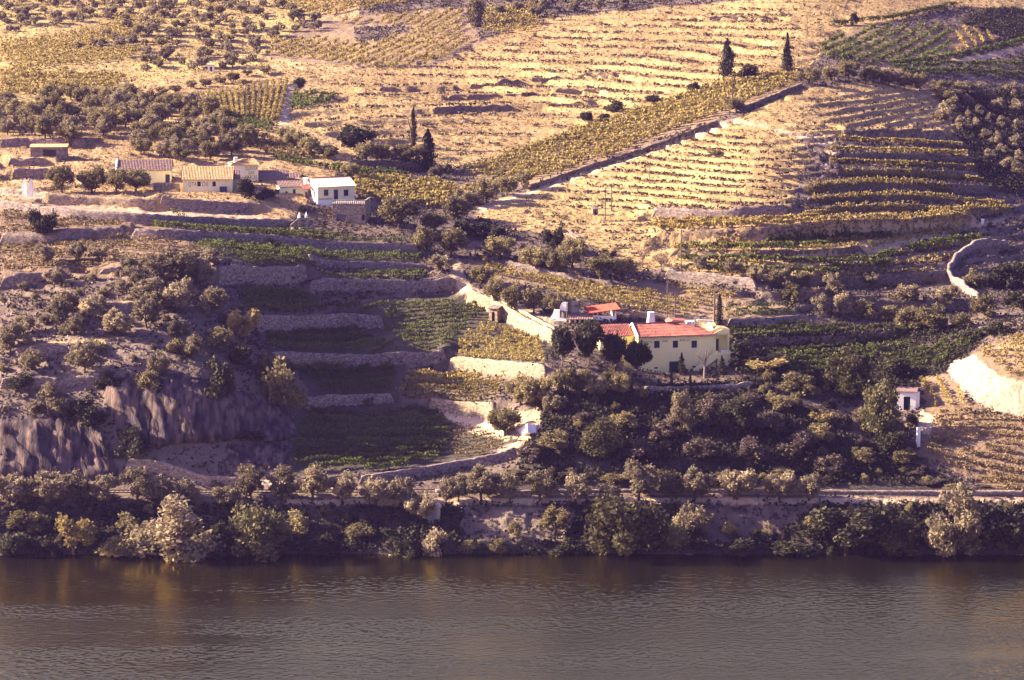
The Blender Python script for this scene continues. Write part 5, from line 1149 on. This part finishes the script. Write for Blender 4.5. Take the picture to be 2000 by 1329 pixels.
# stained band under the eaves and a stain beside the third window are paint wear
def chimney(e, x0, x1, y0, y1, z0, z1, taper, m='white', holes=0):
    mb = MB(); t = taper; cx = (x0+x1)/2
    mb.hexa([(x0,y0,z0),(x1,y0,z0),(x1,y1,z0),(x0,y1,z0),(x0+(cx-x0)*t,y0+.1*t,z1),(x1+(cx-x1)*t,y0+.1*t,z1),(x1+(cx-x1)*t,y1-.1*t,z1),(x0+(cx-x0)*t,y1-.1*t,z1)])
    c = mb.build('chimney', M[m], e); w = (x1-x0)*(1-t*.9)
    mb = MB()
    if holes:
        for k in range(4): xx = x0 + (x1-x0-.16)*k/3; mb.box(xx, xx+.16, y0+.02, y1-.02, z1, z1+.28)
        mb.box(x0-.06, x1+.06, y0-.06, y1+.06, z1+.28, z1+.42)
    else: mb.box(cx-w/2-.03, cx+w/2+.03, y0+.05, y1-.05, z1, z1+.1)
    mb.build('chimney_cap', M[m], c); return c
a, z1_ = A.uv(1265, 612, 4.5); b_, _ = A.uv(1281, 636, 4.5); chimney(e, a, b_, 4.4, 5.5, ze+.6, z1_, .42)
a, z1_ = A.uv(1341, 633, 4.6); b_, _ = A.uv(1356, 640, 4.6); chimney(e, a, b_, 4.5, 5.4, ze+.6, z1_, .0, 'white', 4)
# left rear wing
a = A.uv(1172, 640, 3.0)[0]; zw = A.uv(1210, 657, 2.6)[1]; zt = A.uv(1210, 634.5, 5.4)[1]
mb = MB(); mb.box(a, -.02, 3.0, 3.3, -.6, zw); mb.box(a, a+.3, 3.3, 8, -.6, zw); mb.box(a+.3, -.02, 7.7, 8, -.6, zw); mb.build('wing_wall', M['cream'], e)
mb = MB(); tiled(mb, a-.2, -.36, 2.6, zw-.05, 5.6, zt); tiled(mb, a-.2, -.36, 8.2, zw-.05, 5.604, zt); mb.build('wing_roof', M['redtile'], e)
# raised roof behind with white verge
a, za = A.uv(1310, 634, 5.5); b_, zb = A.uv(1343, 632, 5.5); _, zc = A.uv(1313, 627.5, 6.5)
mb = MB(); mb.prism([(a, ze), (b_, ze), (b_, zb+.2), (a+.5, zc+.1), (a, zc-.3)], 6.0, 8.6); mb.build('rear_gable', M['white'], e)
mb = MB(); mb.prism([(a-.1, zc-.25), (a+.5, zc+.16), (b_+.2, zb+.26), (b_+.2, zb+.4), (a+.5, zc+.32), (a-.1, zc-.1)], 5.6, 8.9); mb.build('rear_roof', M['redtile'], e)
# right end: porch, lean-to roofs, landing, stairs
xr = A.uv(1424, 680)[0]; zl = A.uv(1410, 688.5)[1]; zp = A.uv(1410, 660)[1]
x15, z15 = A.uv(1388, 658); _, z18 = A.uv(1424, 644)
mb = MB(); mb.prism([(W1-.75, ze+.03), (xr, ze-.02), (xr, z18), (xr-1.3, z18+.12)], -.12, .10); mb.build('porch_gable', M['cream'], e)
mb = MB(); mb.prism([(W1-1.0, ze+.06), (xr-1.3, z18+.13), (xr+.05, z18+.005), (xr+.05, z18+.12), (xr-1.3, z18+.28), (W1-1.0, ze+.2)], .102, 3.4); mb.build('porch_roof', M['tantile'], e)
mb = MB(); mb.prism([(W1-1.0, ze+.24), (xr-1.35, z18+.30), (xr-1.35, z18+.36), (W1-1.0, ze+.30)], .3, 1.2); mb.build('porch_tiles', M['redtile'], e)
bl, zbk = A.uv(1362, 652, 3.6); br, zbk2 = A.uv(1402, 641.5, 3.6); _, zbk3 = A.uv(1378, 634.5, 5)
mb = MB(); mb.prism([(bl, ze-.1), (br, ze-.1), (br, zbk2), (bl+2.2, zbk3-.3), (bl, zbk)], 3.5, 7.2); mb.build('rear_block', M['cream'], e)
mb = MB(); mb.add([(bl-.2, 3.0, zbk-.1), (br+.15, 3.0, zbk2-.25), (br+.15, 6.8, zbk3+.1), (bl+1.2, 6.8, zbk3+.35), (bl-.2, 3.0, zbk+.04), (br+.15, 3.0, zbk2-.11), (br+.15, 6.8, zbk3+.26), (bl+1.2, 6.8, zbk3+.5)], [(3,2,1,0),(4,5,6,7),(0,1,5,4),(1,2,6,5),(2,3,7,6),(3,0,4,7)]); mb.build('rear_block_roof', M['tantile'], e)
mb = MB(); mb.add([(bl+1.0, 6.9, zbk3+.35), (br+.3, 6.9, zbk3+.12), (br+.3, 7.3, zbk3+.12), (bl+1.0, 7.3, zbk3+.35), (bl+1.0, 6.9, zbk3+.65), (br+.3, 6.9, zbk3+.4), (br+.3, 7.3, zbk3+.4), (bl+1.0, 7.3, zbk3+.65)], [(3,2,1,0),(4,5,6,7),(0,1,5,4),(1,2,6,5),(2,3,7,6),(3,0,4,7)]); mb.build('verge', M['white'], e)
mb = MB(); mb.box(W1+.01, xr, 1.6, 1.9, -.8, ze); mb.box(xr-.22, xr, -.1, 1.6, zl-.02, ze-.03); mb.box(W1+.01, xr-.22, .1, 1.6, ze-.25, ze-.04); mb.build('porch_wall', M['cream'], e)
pd0 = A.rect(1392.5, 665, 1400.5, 690); mb = MB(); mb.box(W1+.05, W1+.95, 1.5, 1.58, zl, pd0[3]); mb.build('porch_door', M['bluedoor'], e)
mb = MB(); mb.box(W1+.9, xr+.0, -.09, .02, zl, zl+.42); mb.build('porch_rail', M['white'], e)
xl = A.uv(1438.5, 690, -1.4)[0]; bd = A.rect(1423.5, 712, 1432, 731, -1.4); bd = (bd[0], min(bd[1], xl-.1), -.4, bd[3])
mb = MB(); wall_panel(mb, W1-.1, xl, -.9, zl-.12, -1.4, .3, [bd]); mb.box(xl-.3, xl, -1.1, 1.6, -.9, zl-.12); mb.box(W1-.16, xl+.08, -1.48, 1.58, zl-.118, zl); mb.build('landing', M['cream'], e)
door(e, bd, -1.4, 'bluedoor')
xs0 = A.uv(1352, 731, -1.4)[0]; xs1 = W1 - .1
mb = MB(); sl = (zl+.1)/(xs1-xs0)
mb.prism([(xs0, -.3), (xs0+.6, -.3), (xs1, zl-.75), (xs1, zl+.55), (xs1-.2, zl+.55), (xs0, .45)], -1.5, -1.32); mb.build('stair_parapet', M['cream'], e)
mb = MB(); n = 18
for k in range(n):
    x0 = xs0 + (xs1-xs0)*k/n; x1 = xs0 + (xs1-xs0)*(k+1)/n; zz = (zl-.12)*(k+1)/n; mb.box(x0, x1-.001, -1.318, -.01, max(-.6, zz-.75), zz)
mb.build('stair_steps', M['concrete'], e)
mb = MB(); mb.prism([(xs0+.9, -.7), (xs1-.002, -.7), (xs1-.002, zl-1.3)], -.6, -.4); mb.build('stair_wall', M['cream'], e)
_, zt = A.uv(1262, 671); cz = A.uv(1262, 670.5)[1]
text(e, 'QUINTA', A.uv(1262, 670)[0], cz, .42, 0, 2.1); text(e, 'DAS', A.uv(1299, 670)[0], cz + .05, .44, 0, .95); text(e, 'BARCAS', A.uv(1337.5, 670)[0], cz + .08, .40, 0, 1.75)
mb = MB(); g = random.Random(3)
# --- outbuildings behind it
B = Fac(1158, 634, 521, 10); e = empty('shed', B.O, B.yaw); tag(e, 'low white shed with a slanting bright red tile roof behind the farmhouse', 'shed')
w = B.uv(1204, 632)[0]; h1 = B.uv(1158, 617)[1]; h2 = B.uv(1204, 619)[1]
wn = [B.rect(1179, 625, 1182.5, 632), B.rect(1198, 626, 1201, 632)]
mb = MB(); wall_panel(mb, 0, w, -2.5, h2, 0, .25, wn); mb.prism([(0, h2), (w, h2), (0, h1+.1)], 0, .25); mb.box(0, .25, .25, 4, -2.5, h2); mb.box(w-.25, w, .25, 4, -2.5, h2+1.0); mb.build('wall', M['white'], e)
for q in wn: mb = MB(); mb.box(q[0], q[1], .1, .14, q[2], q[3]); mb.build('window', M['redwood'], e)
a = B.uv(1149, 613, -.4); b_ = B.uv(1204, 599.5, 2.6)
mb = MB(); n = 26
V = []; F_ = []
for i in range(n*4+1):
    f = i/(n*4); x = a[0] + (b_[0]-a[0])*f; z = a[1] + (b_[1]-a[1])*f*.92
    for y, dz in ((-.5, 0), (3.6, .55)): V.append((x, y + 0*f, z + dz + .05*math.cos(f*n*2*math.pi) + .10)); V.append((x, y, z + dz - .05))
for i in range(n*4):
    p = i*4; q = p+4; F_ += [(p, q, q+2, p+2), (p+1, p+3, q+3, q+1), (p, p+1, q+1, q), (p+2, q+2, q+3, p+3)]
F_ += [(0, 2, 3, 1), (n*16, n*16+1, n*16+3, n*16+2)]
mb.add(V, F_); mb.build('roof', M['brightred'], e)
B = Fac(1205, 635, 524, 6); e = empty('ruined_barn', B.O, B.yaw); tag(e, 'roofless cream barn wall with sloping broken top behind the farmhouse', 'ruin')
pt_ = [B.uv(x, y) for x, y in ((1205,640),(1316,640),(1312,624),(1285,616),(1262,611),(1240,608),(1237,611),(1226,617),(1216,620),(1206,619))]
mb = MB(); mb.prism([(x, max(z, -3)) for x, z in pt_], 0, .4); mb.build('wall', M['palelitstone'], e)
q = [B.uv(x, y, 3) for x, y in ((1205,622),(1232,609),(1226,604),(1208,602))]; mb = MB(); mb.prism(q, 3, 3.4); mb.build('rear_wall', M['palelitstone'], e)
q = [B.uv(x, y, -.05) for x, y in ((1207,617.5),(1236,608.5),(1240,608),(1240,606.5),(1207,616))]; mb = MB(); mb.prism(q, -.12, .45); mb.build('coping', M['redtile'], e)
B = Fac(1086, 650, 520, -14); e = empty('stepped_wall', B.O, B.yaw); tag(e, 'bright white stepped wall at the end of the dirt road', 'wall')
mb = MB(); mb.prism([B.uv(x, y) for x, y in ((1072,652),(1108,655),(1108,624),(1093,622),(1093,606),(1082,605),(1080,612),(1074,622))], 0, .45); mb.build('wall', M['white'], e)
mb = MB(); mb.prism([B.uv(x, y, .9) for x, y in ((1094,606),(1108,609),(1108,591),(1098,591),(1094,597))], .9, 1.4); mb.build('upper_wall', M['white'], e)
B = Fac(1109, 640, 522, 0); e = empty('water_tank', B.O, B.yaw); tag(e, 'round streaked concrete water tank beside the white stepped wall', 'tank')
r_ = B.rect(1109, 588.5, 1131, 616); rad = (r_[1]-r_[0])/2
mb = MB(); mb.lathe([(rad, -2), (rad, r_[3]-.15), (rad+.06, r_[3]-.14), (rad+.06, r_[3]), (rad-.15, r_[3]), (rad-.18, r_[3]-.3)], 20, ((r_[0]+r_[1])/2, rad, 0)); mb.build('tank', M['concrete'], e)
r_ = B.rect(1096, 608, 1107, 622, -.6); mb = MB(); mb.lathe([(.55, -2), (.55, r_[3]), (.5, r_[3]), (.48, r_[3]-.2)], 14, (r_[0]+.6, -.2, 0)); mb.build('cistern', M['concrete'], e)
B = Fac(1110, 642, 519, 4); e = empty('lean_to', B.O, B.yaw); tag(e, 'grey-roofed lean-to with cream posts between tank and white shed', 'shed')
w, zt = B.uv(1157, 619); _, zl_ = B.uv(1112, 624)
for x in (1112, 1122, 1131, 1140, 1149): a = B.uv(x, 630)[0]; mb = MB(); mb.box(a, a+.3, 0, .3, -2.2, zl_-.1); mb.build('post', M['cream'], e)
mb = MB(); mb.box(0, w, 2.4, 2.6, -2.2, zt); mb.build('wall', M['stain'], e)
mb = MB(); tiled(mb, -.1, w+.2, -.3, zl_-.1, 3, zt+.25); mb.build('roof', M['greytile'], e)

# --- the upper farm
A = Fac(621, 414, 578, 24); e = empty('farm_cottage', A.O, A.yaw); tag(e, 'white cottage with pale roof and bright gable side at the upper farm', 'house')
W1 = A.uv(693, 390)[0]; ze = A.uv(621, 365.5)[1]; D_ = 6.6; zr = ze + 1.3
wins = [A.rect(632.5, 370.5, 641.5, 383), A.rect(671.5, 370.5, 680.5, 383.5)]; dr = A.rect(652, 370.5, 660.5, 392)
mb = MB(); wall_panel(mb, 0, W1, -.9, ze, 0, .3, wins + [dr]); gable(mb, 0, W1, D_, -.9, ze, zr)
cut = mb.build('wall', M['ivory'], e)
for w in wins: window(e, w, 0, 'dark', 'bluedoor')
door(e, dr, 0, 'bluedoor')
zb_ = A.uv(621, 391.5)[1]; xb = A.uv(650, 400)[0]
mb = MB(); mb.box(-.004, xb, -.05, -.004, -.9, zb_); mb.box(-.05, -.004, -.05, D_, -.9, ze-.05); mb.prism_x([(0, ze-.05), (D_, ze-.05), (D_/2, zr-.02)], -.05, -.004); mb.build('sunlit_whitewash', M['white'], e)  # white low front; the gable sheet stands in for sunlight on that side
mb = MB(); mb.box(.1, xb, -.06, -.006, zb_+.05, zb_+.35); mb.build('string_course', M['stain'], e)
for k, y in enumerate((1.6, 4.2)):
    wd = empty('side_window', (0, 0, 0)); bpy.data.objects.remove(wd)
    mb = MB(); mb.box(-.09, -.052, y-.35, y+.35, ze-2.3, ze-1.0); q = mb.build('side_window', M['redwood'], e)
    for zz in (ze-2.2, ze-1.6): mb = MB(); mb.box(-.12, -.092, y-.25, y+.25, zz, zz+.5); mb.build('pane', M['dark'], q)
mb = MB(); tiled(mb, -.15, W1+.15, -.45, ze-.1, D_/2, zr+.02, .10); tiled(mb, -.15, W1+.15, D_+.3, ze-.1, D_/2+.004, zr+.02, .10); rf = mb.build('roof', M['paleroof'], e)
mb = MB(); mb.tube([(-.1, D_/2, zr+.16), (W1+.1, D_/2, zr+.16)], .10, 6); mb.build('ridge_tiles', M['brightred'], rf)
mb = MB(); mb.box(-.95, -.35, 4.6, 5.3, ze-1.4, zr-.1); mb.box(-1.1, -.2, 4.5, 5.4, zr-.1, zr+.1); mb.build('chimney', M['white'], e)
mb = MB(); tiled(mb, -2.0, -.08, 2.2, ze-.7, 4.5, ze+.1); mb.build('low_roof', M['redtile'], e)
# small outbuilding at its left
B = Fac(546, 391, 581, 12); e = empty('outbuilding', B.O, B.yaw); tag(e, 'little yellow outbuilding with two dark doors left of the white cottage', 'outbuilding')
w = B.uv(596, 385)[0]; h = B.uv(560, 366)[1]; ds = [B.rect(572, 370, 577.5, 391)]; ds = [(a, b_, -.1, d) for a, b_, c, d in ds]; wn = [B.rect(557.5, 374, 561.5, 379)]
mb = MB(); wall_panel(mb, 0, w, -.8, h, 0, .25, ds + wn); mb.box(0, .25, .25, 4, -.8, h); mb.box(w-.25, w, .25, 4, -.8, h); mb.build('wall', M['ivory'], e)
door(e, ds[0], 0, 'bluedoor'); mb = MB(); mb.box(wn[0][0], wn[0][1], .1, .14, wn[0][2], wn[0][3]); mb.build('window', M['dark'], e)
mb = MB(); mb.box(-.9, -.02, -.1, .2, -.6, h-.4); mb.build('side_door', M['bluedoor'], e)
mb = MB(); tiled(mb, -.2, w+.3, -.35, h, 2.6, h+.9); mb.build('roof', M['greytile'], e)
# stone ground floor with a terrace on top
B = Fac(650, 443, 569, -7); e = empty('stone_house', B.O, B.yaw); tag(e, 'square stone building with a balustraded roof terrace and grey garage shutter', 'building')
w = B.uv(712, 420)[0]; h = B.uv(655, 400)[1]; gs = B.rect(658, 419, 675.5, 440); gs = (gs[0], gs[1], -.1, gs[3]); sw = B.rect(706.5, 419.5, 712.5, 431); dep = 5.5; w = B.uv(714, 420)[0]
mb = MB(); wall_panel(mb, 0, w, -1.5, h, 0, .4, [gs, sw]); mb.box(0, .4, .4, dep, -1.5, h); mb.box(w-.4, w, .4, dep, -1.5, h); mb.box(.4, w-.4, dep-.4, dep, -1.5, h); mb.build('wall', M['palelitstone'], e)
mb = MB(); mb.box(-.12, w+.12, -.12, dep, h+.002, h+.22); mb.build('terrace_slab', M['concrete'], e)
mb = MB(); mb.box(gs[0], gs[1], .2, .26, gs[2], gs[3]); mb.build('garage_shutter', M['shutter'], e); window(e, sw, 0, 'dark', 'bluedoor', sill=False)
k = 0; x = 0.05
while x < w - .1: mb = MB(); mb.lathe([(.07, h+.22), (.11, h+.42), (.05, h+.6), (.08, h+.8)], 7, (x+.1, .05, 0)); mb.build('baluster', M['palelitstone'], e); x += .42
mb = MB(); mb.box(-.1, w+.1, -.1, .2, h+.8, h+.96); mb.box(w-.2, w+.1, .2, dep-.1, h+.22, h+.96); mb.build('parapet', M['palelitstone'], e)
# cream farm building with lichen roof
A = Fac(357, 379, 577, 3); e = empty('farm_building', A.O, A.yaw); tag(e, 'long cream farm building with a tan lichen roof and two small windows', 'building')
W1 = A.uv(452, 370)[0]; ze = A.uv(360, 351)[1]; D_ = 8.5; zr = A.uv(400, 326, D_/2)[1]
wins = [A.rect(385.5, 355, 392, 364.5), A.rect(415, 355, 421.5, 364.5)]
mb = MB(); wall_panel(mb, 0, W1, -.8, ze, 0, .35, wins); gable(mb, 0, W1, D_, -.8, ze, zr, .35); mb.build('wall', M['ivory'], e)
for w in wins: window(e, w, 0, 'dark', 'bluedoor', sill=False)
mb = MB(); tiled(mb, -.3, W1+.3, -.4, ze-.1, D_/2, zr); tiled(mb, -.3, W1+.3, D_+.3, ze-.1, D_/2+.004, zr); mb.build('roof', M['tantile'], e)
text(e, 'QTA', A.uv(376, 362)[0], A.uv(376, 364)[1], .85, 0, 1.6); text(e, 'DE', A.uv(401, 362)[0], A.uv(401, 364)[1], .85, 0, 1.2)
mb = MB(); mb.box(W1-2.3, W1-.9, -.35, -.05, -.4, 1.4); mb.build('blue_box', M['bluedoor'], e)  # upright blue box low before the right end of the front wall
# long grey-roofed building
B = Fac(232, 372, 586, 4); e = empty('long_barn', B.O, B.yaw); tag(e, 'long barn with an old purple-grey tile roof behind the round olives', 'barn')
W1 = B.uv(334, 350)[0]; ze = B.uv(300, 332.5)[1]; D_ = 7.0; zr = B.uv(300, 312.5, D_/2)[1]; dr = B.rect(323, 341, 331.5, 357)
mb = MB(); wall_panel(mb, 0, W1, -.8, ze, 0, .35, [dr]); gable(mb, 0, W1, D_, -.8, ze, zr, .35); mb.build('wall', M['ivory'], e); door(e, dr, 0, 'bluedoor')
mb = MB(); tiled(mb, -.3, W1+.3, -.4, ze-.1, D_/2, zr); tiled(mb, -.3, W1+.3, D_+.3, ze-.1, D_/2+.004, zr); rf = mb.build('roof', M['greytile'], e)
mb = MB(); mb.tube([(-.4, -.4, ze+.12), (-.4, D_/2, zr+.2)], .22, 6); mb.build('verge', M['white'], rf)
# stone porch yard wall in front of the barn
B = Fac(300, 377, 579, 0); e = empty('yard_wall', B.O, B.yaw); tag(e, 'dark stone yard wall between the long barn and the cream building', 'wall')
mb = MB(); mb.box(0, B.uv(352, 370)[0], 0, .4, -.8, B.uv(320, 359)[1]); mb.build('wall', M['stone'], e)
# tower house with lettering
B = Fac(478, 358, 589, 10); e = empty('tower_house', B.O, B.yaw); tag(e, 'narrow cream tower house with painted lettering and a white chimney', 'house')
w = B.uv(504.5, 340)[0]; ze = B.uv(490, 323)[1]; D_ = 5.0; xl = B.uv(451, 340)[0]
mb = MB(); wall_panel(mb, 0, w, -2, ze, 0, .3, []); mb.box(w-.3, w, .3, D_, -2, ze); mb.box(0, w-.3, D_-.3, D_, -2, ze); mb.build('wall', M['ivory'], e)
mb = MB(); mb.box(xl, -.003, .25, D_-.2, -2, ze-.05); mb.build('side_wing', M['white'], e)
mb = MB(); tiled(mb, xl-.3, w+.25, -.35, ze, D_/2, ze+1.0, xt0=0, xt1=w-.6); tiled(mb, xl-.3, w+.25, D_+.3, ze, D_/2+.004, ze+1.0, xt0=0, xt1=w-.6); mb.build('roof', M['tantile'], e)
a = B.uv(458, 320)[0]; chimney(e, a, a+.75, 1.0, 1.7, ze-.2, B.uv(460, 309.5)[1], .05)
zz = [B.uv(490, y)[1] for y in (332.5, 341, 350)]
text(e, 'QUINTA', w*.5, zz[0], .78, 0, w*.88); text(e, 'DAS', w*.5, zz[1], .78, 0, w*.42); text(e, 'BARCAS', w*.5, zz[2], .78, 0, w*.8)
# old grey roofs right of the tower
for (x0, x1, yb, yt, ye, D0, lab) in ((505, 558, 362, 334, 352, 590, 'low old building with a broad grey-purple roof right of the tower house'), (545, 583, 372, 339, 356, 596, 'low dark roof between the tower house and the white cottage')):
    B = Fac(x0, yb, D0, 2); e = empty('low_shed', B.O, B.yaw); tag(e, lab, 'shed'); w = B.uv(x1, yb)[0]; ze = B.uv(x0, ye)[1]; zr = B.uv(x0, yt, 3.4)[1]
    mb = MB(); gable(mb, 0, w, 6.8, -1.5, ze, zr); mb.box(.3, w-.3, 0.05, .3, -1.5, ze); mb.build('wall', M['stain'], e)
    mb = MB(); tiled(mb, -.3, w+.3, -.4, ze, 3.4, zr); tiled(mb, -.3, w+.3, 7.1, ze, 3.404, zr); mb.build('roof', M['greytile'], e)
B = Fac(440, 352, 584, 8); e = empty('low_shed', B.O, B.yaw); tag(e, 'little purple-grey roof squeezed between the tan roof and the tower', 'shed')
w = B.uv(468, 350)[0]; ze = B.uv(450, 351)[1]; zr = B.uv(450, 333, 3)[1]; mb = MB(); mb.box(0, w, 0, 3, -2, ze-.05); mb.build('wall', M['stain'], e)
mb = MB(); tiled(mb, -.2, w+.2, -.3, ze, 3.2, zr); mb.build('roof', M['greytile'], e)
# garden monument with two finials
P = G.hit(590, 452)[0]; e = empty('garden_fountain', P, R(5)); tag(e, 'mottled stone garden fountain with two white pointed finials', 'fountain')
mb = MB(); mb.prism([(-2.6, -.6), (2.6, -.6), (2.4, 1.0), (1.2, 2.0), (-.6, 2.6), (-2.2, 1.2)], 0, .7); mb.build('back_wall', M['stone'], e)
for x in (-.5, .85):
    mb = MB(); mb.box(x-.3, x+.3, -.15, .45, -.5, 2.6); f = mb.build('pillar', M['palelitstone'], e)
    mb = MB(); mb.lathe([(.34, 2.602), (.2, 2.9), (.26, 3.0), (.08, 3.5), (.01, 3.75)], 8, (x, .15, 0)); mb.build('finial', M['white'], f)
for x, z in ((-1.7, .3), (-.4, .2), (1.9, .4)): mb = MB(); mb.lathe([(.05, z-.5), (.5, z-.3), (.55, z), (.45, z+.35), (.1, z+.6)], 9, (x, -.3, 0)); mb.build('basin', M['palelitstone'], e)

# ------------------------------------------------------------------ air
if HAZE_DENSITY > 0:
    m = bpy.data.materials.new('river_haze'); m.use_nodes = True; t = m.node_tree; t.nodes.clear()
    out = t.nodes.new('ShaderNodeOutputMaterial'); v = t.nodes.new('ShaderNodeVolumePrincipled')
    v.inputs['Color'].default_value = HAZE_COLOR; v.inputs['Density'].default_value = HAZE_DENSITY; v.inputs['Anisotropy'].default_value = .25
    t.links.new(v.outputs[0], out.inputs['Volume']); M['haze'] = m
    mb = MB(); mb.box(-800, 800, -80, 1270, -5.2, 205); tag(mb.build('haze', m), kind='stuff')
